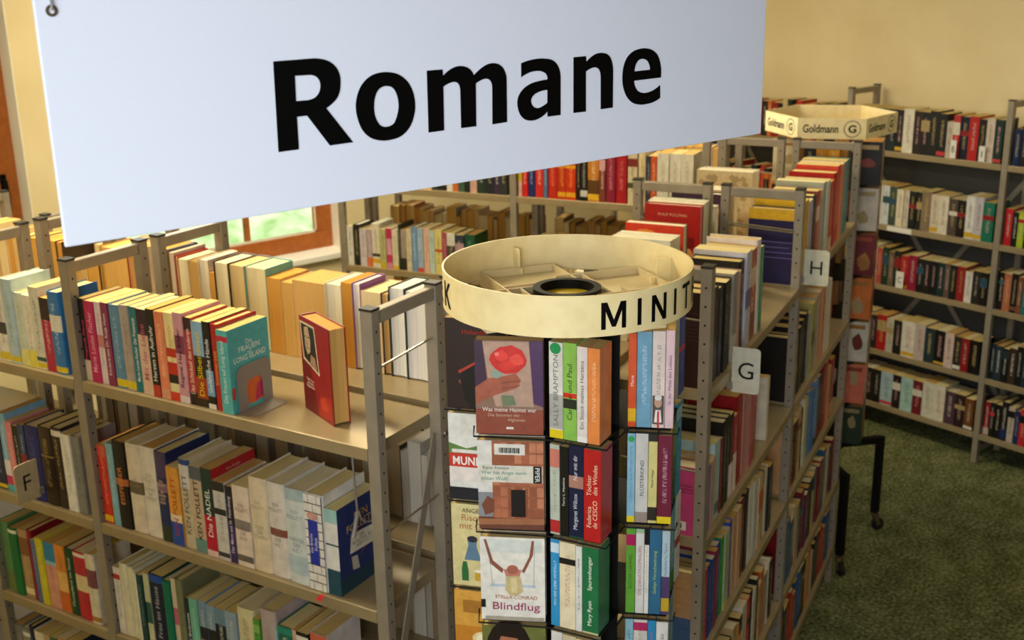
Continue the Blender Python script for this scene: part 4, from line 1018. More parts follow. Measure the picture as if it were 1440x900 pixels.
# --- rack behind the spinner
M1 = [(-.96,.05,.22,'P','d8d4c8',[],'605848',''),(-.9,.04,.22,'P','c8b088',[],'605848','')] + auto('m1', .42, ['2c3430','1c1a18','d8d4cc','c86a38','3c5a44','1a2420','c8a090','24382c','20242c','3a2844'], .03, .05, .2, .25, start=-.44) + [
 (.04,.018,.25,'P','c8b418',[(0,.3,'d8a8a0')],'807010',''),(.06,.03,.25,'H','cc1c1c',[],'f0c0b8',''),(.092,.034,.25,'H','1c2c68',[],'a8b0d0',''),(.128,.045,.25,'H','cb2a20',[],'f0c0b8',''),(.175,.02,.25,'P','54688c',[],'c8d0e0',''),(.197,.048,.25,'H','bf2614',[],'e88c60',''),(.247,.042,.25,'P','b8320f',[(.05,.14,'e0a020'),(.6,.68,'d88c20')],'e8a040',''),(.291,.048,.25,'P','c8300f',[(.05,.14,'e0a020'),(.6,.66,'e0a020')],'e8a040',''),
 (.342,.02,.25,'P','201410',[(.7,1,'b83030')],'c8c0b0',''),(.364,.036,.25,'P','14110f',[(.08,.2,'c8c4bc')],'c8c0b0',''),(.402,.055,.255,'P','c07828',[(.03,.14,'e0b028'),(.14,.4,'5c3c1c')],'f0d0a0',''),(.459,.03,.25,'P','7c3c30',[(.6,.8,'d8a0a0')],'f0d0c0',''),(.491,.048,.24,'H','8c1c38',[],'d890a0',''),(.541,.052,.24,'H','a81820',[],'d88088',''),
 (.6,.045,.25,'P','cfbf9c',[(.3,.4,'4c4c30'),(.7,.85,'7c2820')],'605030',''),(.65,.035,.25,'H','d8c498',[],'907848',''),(.69,.02,.23,'P','303848',[],'c0c0c8',''),(.712,.028,.23,'P','c85428',[],'f0c8a0',''),(.742,.055,.245,'P','d8d2c0',[],'a09880',''),(.799,.055,.245,'P','dad4c4',[],'a09880',''),(.856,.055,.245,'P','d6d0be',[],'a09880','')]
row('M1', OM, XM, Z[0], M1, 'from right, top shelf of rack behind spinner', 'novels on the top shelf behind the round spinner', depth=.15)
M2 = [(-.965,.035,.21,'P','e0dcd0',[],'807868',''),(-.928,.04,.22,'H','22241c',[],'c8b880',''),(-.886,.04,.2,'P','cfc4cc',[],'807088',''),(-.844,.033,.2,'P','b09ca8',[(0,.25,'d8703c')],'f0d8d0',''),(-.809,.045,.235,'P','dcd4c0',[(.1,.2,'d8a828'),(.25,.32,'40382c')],'807868',''),(-.762,.036,.21,'P','b4b47c',[(0,.15,'c8b030')],'606838',''),(-.724,.034,.215,'P','cf8ca4',[(.75,1,'c0305c'),(.15,.35,'c03c60')],'f0d8e0',''),(-.688,.034,.21,'P','d8d0b4',[(0,.1,'d0b030')],'807848',''),
 (-.652,.014,.24,'H','2c3424',[],'c8c8b0',''),(-.636,.03,.215,'P','a8988c',[(0,.3,'2c2824')],'504438',''),(-.604,.03,.22,'P','d4c8a8',[],'807048',''),(-.572,.034,.235,'H','7296c0',[],'d0e0f0',''),(-.536,.032,.23,'P','9cb4cc',[(0,.1,'d04838'),(.5,.8,'a8bcd0')],'5068a0',''),(-.502,.032,.23,'P','dcb4a0',[],'a06c58',''),(-.468,.03,.225,'P','b8ccc4',[],'58786c',''),(-.436,.04,.23,'P','dccc80',[(.5,.56,'c84828')],'907828',''),(-.394,.028,.22,'P','a04c5c',[],'e0b0b8',''),(-.364,.045,.22,'P','504438',[(.7,1,'d8d4c8')],'c8c0b0',''),(-.317,.05,.215,'P','30384c',[(.5,.8,'b08c98')],'c8c0b0',''),(-.265,.06,.22,'H','1c5038',[],'80a890','')]
def green_cover(o, t, h, d): decal(o, [('24602c', rect(0,1,0,1)), ('3c7c34', oval(.5,.5,.3,.25,9,.2))], 1, t, h, d)
M2[-1] = M2[-1] + (green_cover,)
row('M2', OM, XM, Z[1], M2, 'from left, second shelf of rack behind spinner', 'novels on the second shelf behind the round spinner', depth=.15)
row('M2r', OM, XM, Z[1], auto('m2r', .88, ['c8b078','8c5c50','c0a870','3a2c20','b89868','503828','c8b080'], .03, .06, .2, .24, start=.045), 'from left, second shelf right bay behind spinner', 'novels in the right bay behind the round spinner', depth=.15)
row('M3', OM, XM, Z[2], auto('m3', .92, ['d8d4c8','c8c0b0','20282c','d0ccc0','dcd4c0','2c64a8','a8b4c0'], .03, .07, .2, .25, start=-.96), 'from left, third shelf of rack behind spinner', 'novels on the third shelf behind the round spinner', depth=.15)
for k, z in ((0,Z[0]),(1,Z[1]),(2,Z[2])):
    row(f'N{k}', OM, XM, z, auto(f'n{k}', .92, ['c8a878','6a4c34','b04828','c8b48c','8a2420','d0b890','4c3c2c','b08858','c8c0a8'], .025, .06, .2, .25, start=-.96), f'from left, {["top","second","third"][k]} shelf behind pastel novels', 'page-edge row behind the pastel novels', yoff=.46, flip=True)
    row(f'O{k}', OM, XM, z, auto(f'o{k}', .9, ['6a4c34','b89868','4c3c2c','2c64a8','b08858','3a2c20'], .03, .07, .2, .25, start=.04), f'from left, {["top","second","third"][k]} shelf behind red novels', 'page-edge row behind the red novels', yoff=.46, flip=True)

# --- right wall rack, seen from the aisle; u runs toward the viewer
WALL = [
 ['8c1c1c','1a1816','141312','1c5078','1a1a18','14282c','12110f',('d8d0bc',.05,.25),('2c1c18',.035,.24),('1a1817',.04,.24),('1e1c1a',.04,.25),('17191b',.04,.24),('b8ac98',.03,.2),('b42c28',.03,.24),('14182c',.04,.235),('b01c1c',.042,.24),('161412',.035,.23),('c8b8a8',.035,.24),('12302c',.035,.235)],
 [('5c3428',.03,.23),('7a1a1c',.03,.22),('201a16',.03,.22),('b8a890',.035,.23),('d8d4c8',.035,.23),('c8ccd0',.03,.23),('3c4c40',.035,.23),('d8ccb0',.03,.22),('c0b4a0',.025,.22),('1c1c1a',.03,.22),('20201c',.025,.22),('806c54',.04,.23),('c8b8a0',.035,.22),('d2c8b2',.04,.22),('50443c',.035,.21),('1a1412',.035,.21),('d4d2cc',.035,.24),('b8b4b8',.035,.24),('1c6c54',.045,.22)],
 [('7c8c90',.025,.23),('b89890',.028,.22),('d0b018',.04,.24),('98a0a0',.03,.23),('c8c8bc',.035,.23),('b05040',.025,.22),('1c3424',.03,.23),('6c5c48',.025,.21),('18221c',.03,.22),('a8281c',.035,.2),('8c1434',.04,.21),('161412',.03,.2),('1c1a18',.03,.2),('141414',.03,.2),('123030',.03,.2),('5c4c44',.025,.2),('1a1816',.03,.2),('8c1c1c',.035,.2),('cfc8bc',.03,.18),('262420',.03,.19),('161412',.03,.19)],
 [('161412',.035,.22),('d0c8b8',.035,.22),('3c1424',.03,.22),('ccc4b8',.03,.22),('2a2024',.035,.21),('a81c1c',.04,.22),('b4ac98',.03,.21),('181818',.035,.21),('d4ccbc',.055,.22),('b8a8a0',.04,.22),('203438',.04,.21),('141412',.04,.21),('c8b0a4',.035,.21),('2c2824',.03,.2),('8c1c1c',.03,.2),('141210',.04,.2)],
 [('1c1c1a',.03,.2),('8a9c98',.025,.21),('1a0f0f',.03,.21),('161212',.03,.21),('1c1414',.03,.21),('141010',.03,.21),('9cb4bc',.045,.21),('241418',.03,.21),('9cbcb4',.045,.21),('6c1c24',.035,.21),('c8c4b0',.04,.22),('d0c8b4',.04,.22),('4c3440',.035,.2),('2c1c1c',.035,.2),('6c4018',.03,.19)]]
NM = ['top','second','third','fourth','bottom']
for k, z in enumerate(Z):
    wl = [w if isinstance(w, tuple) else (w, .036, .24) for w in WALL[k]]
    tot = sum(w[1] for w in wl); u = -.95+.01; lst = []
    sc = .93/tot
    u = -.948
    for j, (c, t, h) in enumerate(wl):
        dark = sum(lin(c)) < .9; r = random.Random(f'w{k}{j}')
        b = [(.03,.03+r.uniform(.06,.12), r.choice(['c0383c','d8d4c8','c8a028']))] if r.random() < .25 else ([(.55, .55+r.uniform(.1,.3), r.choice(['8c1c20','d0c8b8','2c4c5c','a89060']))] if r.random() < .25 else [])
        lst.append((u, t*sc-.0008, h, 'P', c, b, r.choice(['c8c0b0','d8a8a0','c8b070']) if dark else r.choice(['605040','8c4030','404860']), ''))
        u += t*sc
    row(f'W{k}', OWL, XWL, z, lst, f'from right, {NM[k]} shelf, wall rack middle bay', f'thrillers on the {NM[k]} shelf by the right wall', depth=.15)
    PB = [['14244c','1c1a1c','c8a028','161412','c8c4bc','2c3c58'],['b81c24','141614','a4b828','1c1a18','20282c'],['1a1412','b06848','141410','7a4c34','1c6c70','151310'],['1c2c3c','28343c','141414','3c2c1c','141818'],['8c1c20','1c1a18','141210','241a18','b8a898','1c2c5c','c02c30','181614']][k]
    row(f'V{k}', OWL, XWL, z, auto(f'v{k}', .45, PB, .028, .045, .19, .23, start=.045, hard=.1), f'from left, {NM[k]} shelf, wall rack right bay', f'thrillers on the {NM[k]} shelf at the right edge', depth=.15)
    row(f'U{k}', OWL, XWL, z, auto(f'u{k}', .9, ['b82c1c','1a1816','c8702c','8c1c1c','201c18','c8b080','14282c','7c1c24'], .028, .05, .2, .25, start=-1.94, hard=.1), f'from left, {NM[k]} shelf behind angular spinner', f'thrillers on the {NM[k]} shelf behind the angular spinner', depth=.15)
# ------------------------------------------------------------------ hanging sign
def curve_pts(s, n=5):
    pts = []
    for tok in s.split():
        a, b = tok[1:].split(','); pts.append((float(a), float(b), tok[0] == 'c'))
    N = len(pts); out = []
    for i in range(N):
        p0, p1, p2, p3 = pts[i-1], pts[i], pts[(i+1) % N], pts[(i+2) % N]
        if p1[2] and p2[2]: out.append(p1[:2]); continue
        c = math.dist(p1[:2], p2[:2])
        def tan(q, p, r):
            d = (r[0]-q[0], r[1]-q[1]); L = math.hypot(*d) or 1
            return (d[0]/L*c, d[1]/L*c)
        m1 = None if p1[2] else tan(p0, p1, p2)
        m2 = None if p2[2] else tan(p1, p2, p3)
        ch = (p2[0]-p1[0], p2[1]-p1[1])
        if m1 is None: m1 = (2*ch[0]-m2[0], 2*ch[1]-m2[1])
        if m2 is None: m2 = (2*ch[0]-m1[0], 2*ch[1]-m1[1])
        for k in range(n):
            t = k/n; a = 2*t**3-3*t*t+1; b = t**3-2*t*t+t; cc = -2*t**3+3*t*t; d = t**3-t*t
            out.append((a*p1[0]+b*m1[0]+cc*p2[0]+d*m2[0], a*p1[1]+b*m1[1]+cc*p2[1]+d*m2[1]))
    return out
SW, SHT = 1.0015, .245
sign = thing('hanging_sign', 'large white hanging sign reading Romane in bold black letters', 'sign', (.35228, 1.06457, 2.57651))
sb = MB().box(0, SW, 0, .005, 0, SHT).build('sign_board', M['sign'], sign, .001)
for ch, outs in SIGN.items():
    cu = bpy.data.curves.new('glyph', 'CURVE'); cu.dimensions = '2D'; cu.fill_mode = 'BOTH'; cu.extrude = .0003
    for s in outs:
        P = curve_pts(s); sp = cu.splines.new('POLY'); sp.points.add(len(P)-1)
        for q, (x, y) in zip(sp.points, P): q.co = (x, y, 0, 1)
        sp.use_cyclic_u = True
    tmp = bpy.data.objects.new('glyph', cu); C.objects.link(tmp); bpy.context.view_layer.update()
    me = bpy.data.meshes.new_from_object(tmp.evaluated_get(bpy.context.evaluated_depsgraph_get()))
    bpy.data.objects.remove(tmp); bpy.data.curves.remove(cu)
    me.name = 'letter'; me.transform(Matrix.Translation((0,-.0006,0)) @ Matrix.Rotation(math.pi/2, 4, 'X'))
    me.materials.clear(); me.materials.append(M['black'])
    o = bpy.data.objects.new('letter', me); C.objects.link(o); o.parent = sign
for x in (.0142, SW-.0142):
    MB().lathe([(.0028,0),(.0052,0),(.0052,.0012),(.0028,.0012)], 16).build('eyelet', M['brass'], sign).matrix_local = Matrix.Translation((x, -.0002, .2097)) @ Matrix.Rotation(math.pi/2, 4, 'X')
    MB().tube([(x, -.003, .2097), (x, -.003, .2157), (x, .0025, .249), (x, .0025, 3.9-2.5765)], .0011, 6).build('suspension_wire', M['wire'], sign)

# ------------------------------------------------------------------ round spinner
SC0 = Vector((1.465, 1.60, 0))
RH = Vector((.77010, -.63792, 0)); FH = Vector((.63792, .77010, 0))
sp = thing('book_spinner', 'cream round book spinner with MINITHEK lettered ring, standing before the racks', 'book spinner', SC0)
RR = .24
ring = MB().lathe([(RR-.0035, 2.193),(RR, 2.193),(RR, 2.268),(RR-.0035, 2.268)], 96).build('sign_ring', M['cream_plastic'], sp)
ring_word('MINITHEK', ring, RR, math.radians(241.6), 2.230, .049, .47)
ring_word('MINITHEK', ring, RR, math.radians(164.2), 2.230, .049, .47, True)
a0 = math.atan2(FH.y, FH.x)
for k in range(4):
    a = a0 + math.pi/4*0 + k*math.pi/2 + .35
    e = Vector((math.cos(a), math.sin(a), 0)); n = Vector((-math.sin(a), math.cos(a), 0))
    m = MB()
    def L(u, v, z): q = e*u + n*v; return (q.x, q.y, z)
    def slab(u0, u1, v0, v1, z0, z1):
        vs = [L(u0,v0,z0),L(u1,v0,z0),L(u1,v1,z0),L(u0,v1,z0),L(u0,v0,z1),L(u1,v0,z1),L(u1,v1,z1),L(u0,v1,z1)]
        m.add(vs, [(0,3,2,1),(4,5,6,7),(0,1,5,4),(1,2,6,5),(2,3,7,6),(3,0,4,7)])
    slab(.02,.2,-.05,.105,2.192,2.198)
    slab(.02,.2,-.053,-.05,2.182,2.213); slab(.02,.2,.105,.108,2.182,2.213); slab(.2,.203,-.053,.108,2.182,2.213); slab(.075,.078,-.05,.105,2.198,2.212)
    m.build('top_tray', M['tray'], sp)
    m = MB(); slab(.203,.235,.02,.024,2.2,2.25); slab(.19,.203,.02,.024,2.2,2.212)
    m.build('ring_bracket', M['cream_plastic'], sp)
MB().lathe([(.052,2.200),(.066,2.200),(.066,2.220),(.052,2.220)], 40).build('hub_ring', M['black_metal'], sp)
MB().lathe([(.0,2.19),(.052,2.19),(.052,2.202),(.0,2.206)], 32, closed=False).build('hub_disc', M['yellow'], sp)
MB().lathe([(.0,.12),(.035,.12),(.035,2.185),(.0,2.185)], 24, closed=False).build('centre_column', M['black_metal'], sp)
m = MB()
for k in range(4):
    a = k*math.pi/2 + .6
    m.bar((0,0,.1), (.3*math.cos(a), .3*math.sin(a), .1), .03, .03)
m.build('base_cross', M['black_metal'], sp)
for k in range(4):
    a = k*math.pi/2 + .6
    MB().lathe([(.0,.0),(.02,.0),(.02,.085),(.0,.085)], 16, .3*math.cos(a), .3*math.sin(a), False).build('foot', M['rubber'], sp)
for q in ((.098,-.046),(-.058,-.03),(-.19,.13),(.08,.19)):
    MB().bar((q[0]*.28*RH.x+q[1]*.28*FH.x, q[0]*.28*RH.y+q[1]*.28*FH.y, 1.24), (q[0]*RH.x+q[1]*FH.x, q[0]*RH.y+q[1]*FH.y, 1.24), .003, 1.8).build('divider', M['black_metal'], sp)
TIERS = [1.95 - .204*k for k in range(8)]
def sloc(u, v, z=0.): return SC0 + RH*u + FH*v + Vector((0,0,z))
for z in TIERS:
    m = MB()
    for poly in ([(-.25,.085),(-.25,.065),(-.115,.03)], [(-.186,-.03),(-.186,-.081),(-.046,-.106),(.064,-.162),(.108,-.07)], [(.106,-.04),(.109,-.074),(.207,-.09),(.215,-.06)]):
        m.tube([tuple(sloc(u,v,z-.004)-SC0) for u,v in poly], .0018, 6)
    for a, b in (((-.0,.0),(-.115,.03)),((0,0),(-.046,-.095)),((0,0),(.105,-.04)),((0,0),(.225,.06)),((0,0),(-.02,.15))):
        m.tube([tuple(sloc(*a,z-.0045)-SC0), tuple(sloc(*b,z-.0045)-SC0)], .002, 6)
    m.build('wire_tray', M['black_metal'], sp)
    MB().prism([tuple((sloc(u,v)-SC0).xy) for u,v in ((-.24,.17),(-.24,.07),(-.115,.04),(-.175,-.045),(-.176,-.074),(-.05,-.09),(.055,-.145),(.1,-.06),(.195,-.075),(.24,.095),(.2,.12),(.0,.2))], z-.003, z-.0005).build('tier_plate', M['black_metal'], sp)

WS = 'on the round spinner'
def sbook(bid, p0, p1, z, h, d, kind, col, bands, ink, title, label, extra=None, cover=False, t=None, page=None):
    """spine between the ground points p0 and p1 (left to right); cover=True: the front cover spans p0-p1 instead"""
    A = SC0 + RH*p0[0] + FH*p0[1]; B = SC0 + RH*p1[0] + FH*p1[1]
    e = (B-A).normalized(); L = (B-A).length; n = Vector((-e.y, e.x, 0))
    if cover:
        o = A + n*t
        m = axes(tuple(-n), tuple(e), (0,0,1), (o.x, o.y, z))
        place(bid, m, t, h, L, kind, col, bands, ink, title, page, label, 'books in the round spinner', extra)
    else:
        m = axes(tuple(e), tuple(n), (0,0,1), (A.x, A.y, z))
        place(bid, m, L-.0008, h, d, kind, col, bands, ink, title, page, label, 'books in the round spinner', extra)
def T(o, s, t, d, h, u, v, k, ink='3a2c24', w=.9, hh=None, lines=.95):
    letters(s, axes((0,1,0),(0,0,1),(1,0,0),(t+.0032, d*u, h*v)), o, ink, k, fit=(d*w, hh or k*1.1), lines=lines)
def c_flower(o, t, h, d):
    sh = [('8a6a58', rect(0,1,0,1)), ('3c2238', [(0,.42),(.2,.42),(.12,1),(0,1)]), ('4a2c54', [(.78,.35),(1,.3),(1,1),(.8,1)]), ('b0907c', [(.12,.99),(.8,.99),(.86,.3),(.3,.3),(.2,.55)]),
          ('a05840', [(0,.32),(.3,.42),(.62,.5),(.68,.58),(.6,.66),(.4,.62),(.2,.6),(0,.5)]), ('8a4834', [(.4,.48),(.66,.52),(.67,.535),(.4,.5)]), ('8a4834', [(.38,.54),(.66,.57),(.66,.585),(.38,.56)]),
          ('6c7a5c', [(.38,.42),(.56,.42),(.6,.32),(.4,.3)]), ('8aa090', oval(.32,.65,.07,.05)), ('c8261e', oval(.5,.8,.27,.15,18,.06)), ('de3c30', oval(.4,.84,.1,.06,9,.1)), ('e04838', oval(.62,.8,.11,.06,9,.1)), ('d83428', oval(.48,.74,.12,.05,9,.1)), ('e8786c', oval(.33,.86,.035,.02)),
          ('8a4430', rect(0,1,0,.27)), ('d8cfc4', rect(.45,.56,.055,.08))]
    decal(o, sh, 1, t, h, d)
    T(o, 'Was meine Heimat war', t, d, h, .5, .27, .0125, 'e8dcd0', .8); T(o, 'Die Stimmen der', t, d, h, .42, .21, .009, 'c8a890', .5); T(o, 'Afghanen Mortal'[:8], t, d, h, .6, .155, .009, 'c8a890', .5)
def c_hut(o, t, h, d):
    rr = random.Random(2)
    sh = [('d9d5cc', rect(0,1,0,1)), ('9c5c40', rect(.22,1,.1,1)), ('8a8c90', rect(0,.22,.1,.42)), ('6c4030', rect(0,1,0,.14))]
    for r in range(7):
        for c in range(7):
            sh.append((rr.choice(['b06c4c','a86044','94553a','bc7a58']), rect(.235+c*.11, .335+c*.11, .13+r*.125, .235+r*.125)))
    sh += [('7a4632', [(.1,.16),(.24,.2),(.24,.34),(.14,.38),(.05,.28)]), ('140c0a', rect(.5,.72,.15,.46)), ('8c5038', rect(.46,.5,.15,.48)), ('8c5038', rect(.72,.76,.15,.48)),
           ('a06848', [(0,.05),(1,.07),(1,.14),(0,.12)]), ('d4d0c0', rect(.02,.98,.54,.73)), ('141414', rect(.84,.97,.54,.73)), ('d8d4c8', rect(.26,.72,.85,.97))]
    for i in range(16): sh.append(('20201e', rect(.33+i*.02, .341+i*.02+ (i%3)*.003, .87, .93)))
    decal(o, sh, 1, t, h, d)
    T(o, 'Karin Fossum', t, d, h, .28, .705, .0095, '4c5c54', .5); T(o, 'Wer hat Angst vorm', t, d, h, .4, .645, .0105, '5c8c7c', .72); T(o, 'bösen Wolf?', t, d, h, .26, .585, .0105, '5c8c7c', .46)
    letters('PIPER', axes((0,0,-1),(0,1,0),(1,0,0),(t+.0036, d*.905, h*.635)), o, 'e8e8e0', .013, fit=(h*.16, d*.1))
def c_swing(o, t, h, d):
    sh = [('e4e0d4', rect(0,1,0,1)), ('d0d4cc', rect(.1,.95,.82,.97)), ('8c5440', [(.06,.97),(.1,.97),(.2,.72),(.36,.62),(.34,.57),(.16,.68)]), ('8c5440', [(.8,.97),(.84,.97),(.82,.8),(.68,.58),(.64,.6),(.76,.78)]), ('b8c4d0', rect(.15,.85,.405,.44)),
          ('c4806c', [(.36,.62),(.64,.62),(.6,.52),(.4,.52)]), ('a86450', oval(.5,.62,.09,.055)), ('cbb884', [(.4,.54),(.62,.54),(.66,.36),(.56,.3),(.44,.31),(.38,.38)]), ('dcca98', [(.46,.52),(.56,.52),(.58,.34),(.48,.34)]),
          ('707070', [(.12,.9),(.125,.9),(.19,.43),(.185,.43)]), ('707070', [(.84,.9),(.845,.9),(.83,.43),(.825,.43)]), ('1c1c1c', rect(0,.07,.15,.25)), ('a8a090', rect(.06,.98,.0,.045))]
    decal(o, sh, 1, t, h, d)
    T(o, 'STELLA CONRAD', t, d, h, .55, .29, .011, 'b87860', .8); letters('Blindflug', axes((0,1,0),(0,0,1),(1,0,0),(t+.0034, d*.55, h*.165)), o, '9c3c64', .03, fit=(d*.84, .022))
def c_woman(o, t, h, d):
    decal(o, [('6c7038', rect(0,1,0,1)), ('20140e', oval(.42,.72,.36,.36)), ('a86c4c', oval(.42,.74,.17,.2)), ('3c2014', rect(.3,.38,.78,.8)), ('3c2014', rect(.46,.54,.78,.8)), ('8c3c34', oval(.42,.63,.05,.015)), ('20140e', [(.2,.95),(.6,.95),(.55,.86),(.3,.88)])], 1, t, h, d)
def c_dark(o, t, h, d):
    decal(o, [('2a1a16', rect(0,1,0,1)), ('8c5038', [(.2,.3),(.5,.55),(.9,.62),(.9,.3),(.5,.1)]), ('120c0c', [(.3,.1),(.2,.42),(.6,.55),(.85,.5),(.7,.0),(.4,.0)]), ('b03c2c', [(.2,.42),(.62,.58),(.6,.55),(.22,.39)]), ('c89878', [(.62,.2),(.9,.2),(.9,.5),(.7,.45)])], 1, t, h, d)
    T(o, 'Holunder', t, d, h, .5, .86, .014, 'b03828', .7)
def c_mundt(o, t, h, d):
    decal(o, [('dcdcd4', rect(0,1,0,1)), ('d4d2c8', rect(.2,1,.75,1)), ('5c8040', [(0,.42),(1,.42),(1,.62),(.6,.66),(.3,.6),(0,.66)]), ('dcd8d0', rect(.05,.6,.545,.585)), ('c0382c', rect(0,1,.38,.54)), ('e0d8d0', rect(0,.6,.2,.38)), ('a08898', [(.55,.2),(1,.2),(1,.38),(.7,.38)]), ('c89078', oval(.75,.2,.2,.06)), ('1c2028', rect(0,1,0,.14))], 1, t, h, d)
    letters('MUNDTOT', axes((0,1,0),(0,0,1),(1,0,0),(t+.0034, d*.5, h*.46)), o, 'ece4dc', .026, fit=(d*.86, .02), bold=.02)
def c_risotto(o, t, h, d):
    decal(o, [('d4c890', rect(0,1,0,1)), ('5c7c94', [(.2,.32),(.5,.32),(.42,.5),(.44,.6),(.26,.6),(.28,.5)]), ('2c2c34', oval(.35,.58,.09,.04)), ('7c5434', [(.58,.42),(.66,.4),(.7,.5),(.76,.4),(.84,.42),(.8,.6),(.62,.6)]), ('2c6c38', [(.15,.06),(.27,.06),(.27,.2),(.24,.3),(.18,.3),(.15,.2)]), ('c8a030', rect(.38,.56,.07,.18)), ('e8e4d0', oval(.47,.19,.1,.02)), ('5c6448', oval(.8,.18,.12,.12)), ('d8d4c8', rect(.68,.98,.05,.12))], 1, t, h, d)
    T(o, 'ANGELA', t, d, h, .4, .93, .014, '5c5440', .7); T(o, 'Risotto', t, d, h, .42, .845, .021, 'b87850', .8); T(o, 'mit Otto', t, d, h, .44, .745, .021, 'b87850', .8)
def c_sunset(o, t, h, d):
    decal(o, [('c8842c', rect(0,1,0,1)), ('d8a044', rect(0,1,.55,1)), ('b8641c', rect(0,1,0,.3)), ('a8742c', rect(.15,.95,.72,.88)), ('f0d8a0', oval(.5,.4,.2,.09)), ('f8ecc8', oval(.5,.4,.13,.06))], 1, t, h, d)
def spot(col, v=.94):
    def f(o, t, h, d): decal(o, [(col, oval(.5, v, .4, .4*t/h, 14))], 0, t, h, d, 'round_sticker')
    return f
def band_pic(o, t, h, d):
    decal(o, [('4a4440', rect(.06,.94,.04,.34)), ('b89078', oval(.5,.27,.3,.055)), ('e0dcd8', [(.2,.06),(.8,.06),(.7,.19),(.3,.19)]), ('c02c24', rect(.44,.6,.0,.18)), ('d8d4cc', oval(.5,.32,.28,.03))], 0, t, h, d)
CA = ((-.18,-.074),(-.051,-.090)); LA = ((-.243,.067),(-.12,.037))
for k, (ex, col, lab, lex, lcol, llab, lband) in enumerate((
    (c_flower, '7a5040', 'paperback with a hand holding a red flower, top front pocket of the round spinner', c_dark, '5c3624', 'dark brown paperback partly behind the red flower book on the round spinner', [(.0,.06,'3a1c14')]),
    (c_hut, 'd9d5cc', 'paperback with a reddish wooden hut and barcode label, second pocket of the round spinner', c_mundt, 'e0ded8', 'white and green paperback with red title band, partly behind the wooden hut book', []),
    (c_swing, 'e4e0d4', 'white paperback with a blonde figure on a swing and curly pink title', c_risotto, 'd4c890', 'yellow cream paperback with clothes and a bottle, beside the swing book', []),
    (c_woman, '6c7038', 'olive paperback with a dark haired face at the bottom of the round spinner', c_sunset, 'c8842c', 'orange sunset paperback at the lower left of the round spinner', []))):
    z = TIERS[k]
    sbook(f'SA{k}', *CA, z, .189 if k != 2 else .186, 0, 'P', col, [], '', '', lab, ex, True, .028, 'd8b878')
    sbook(f'SL{k}', *LA, z, .192, 0, 'P', lcol, lband, '', '', llab, lex, True, .02, 'd8b878')
E1 = [(-.04,-.1),(.059,-.15)]
g1 = [[('d6d4ca',.029,.192,[(.0,.09,'ylw'),(.1,.46,'a9a8a0')],'6c6c68','SALLY BRAMPTON','white and grey paperback with green dot, beside the red flower book',spot('1c8c4c')),('86b850',.028,.194,[(.44,.49,'c83020'),(.33,.43,'2a2a28')],'2c4420','Camille und Paul','bright green paperback with small red band on the round spinner',None),('d9cfc8',.022,.19,[(0,.06,'e8e4dc')],'4c4440','Ein Stück meines Herzens','pale pink paperback between green and orange ones on the round spinner',None),('dd8442',.025,.19,[],'f0c090','','bright orange paperback at the corner of the round spinner',None)],
      [('b4bcac',.021,.19,[(.02,.16,'b02c2c'),(.75,.95,'c87868')],'7c8478','','pale grey green paperback with red foot, beside the wooden hut book',None),('12110f',.019,.188,[],'d8d4c8','Terry L. Hawkins','thin black paperback beside the wooden hut book',None),('141a38',.031,.194,[(.55,.68,'a87868'),(.0,.02,'1c4a34')],'d0d4d8','Margaret Wilcox         Nur mit dir','dark navy paperback with small eye picture on the round spinner',None),('b41c1c',.036,.192,[],'e8c8a8','Federica      Töchter\nde CESCO   des Windes','red paperback with pale lettering at the corner of the round spinner',None)],
      [('2f8fc4',.019,.192,[(.85,.96,'c8dce8')],'d0e4f0','WO DIE LIEBE HINFÄLLT','light blue paperback beside the swing book',None),('e2d6b2',.035,.19,[(.75,.82,'1a1a18')],'c07060','','cream paperback with small black label, two from the swing book',None),('d8d8d0',.014,.188,[],'606060','','thin white paperback beside the green one on the round spinner',None),('1e6c40',.035,.19,[(.0,.02,'c8c890')],'e8ecd8','Mary Ryan      Spurenhunger','green paperback with pale border lettering at the corner of the round spinner',None)],
      [('d8d4cc',.025,.19,[],'8c8078','','white paperback with red dot in the lowest visible tier of the round spinner',spot('d04028')),('c8bc98',.03,.188,[],'8c8060','','cream paperback with green dot in the lowest visible tier of the round spinner',spot('3c9c40')),('d8c890',.03,.186,[],'8c8060','','yellowish paperback at the lowest visible corner of the round spinner',None)]]
def run(bid, p0, p1, z, lst, d):
    L = math.dist(p0, p1); e = ((p1[0]-p0[0])/L, (p1[1]-p0[1])/L); u = 0.; tot = sum(b[1] for b in lst); s = min(1., L/tot)
    for i, (col, t, h, bands, ink, title, lab, ex) in enumerate(lst):
        a = (p0[0]+e[0]*u, p0[1]+e[1]*u); u += t*s; b = (p0[0]+e[0]*u, p0[1]+e[1]*u)
        sbook(f'{bid}{i}', a, b, z, h, d, 'P', col, bands, ink, title, lab, ex, page='d8b878')
for k in range(4): run(f'SB{k}', *E1, TIERS[k], g1[k], .058)
E2 = [(.113,-.066),(.2,-.08)]
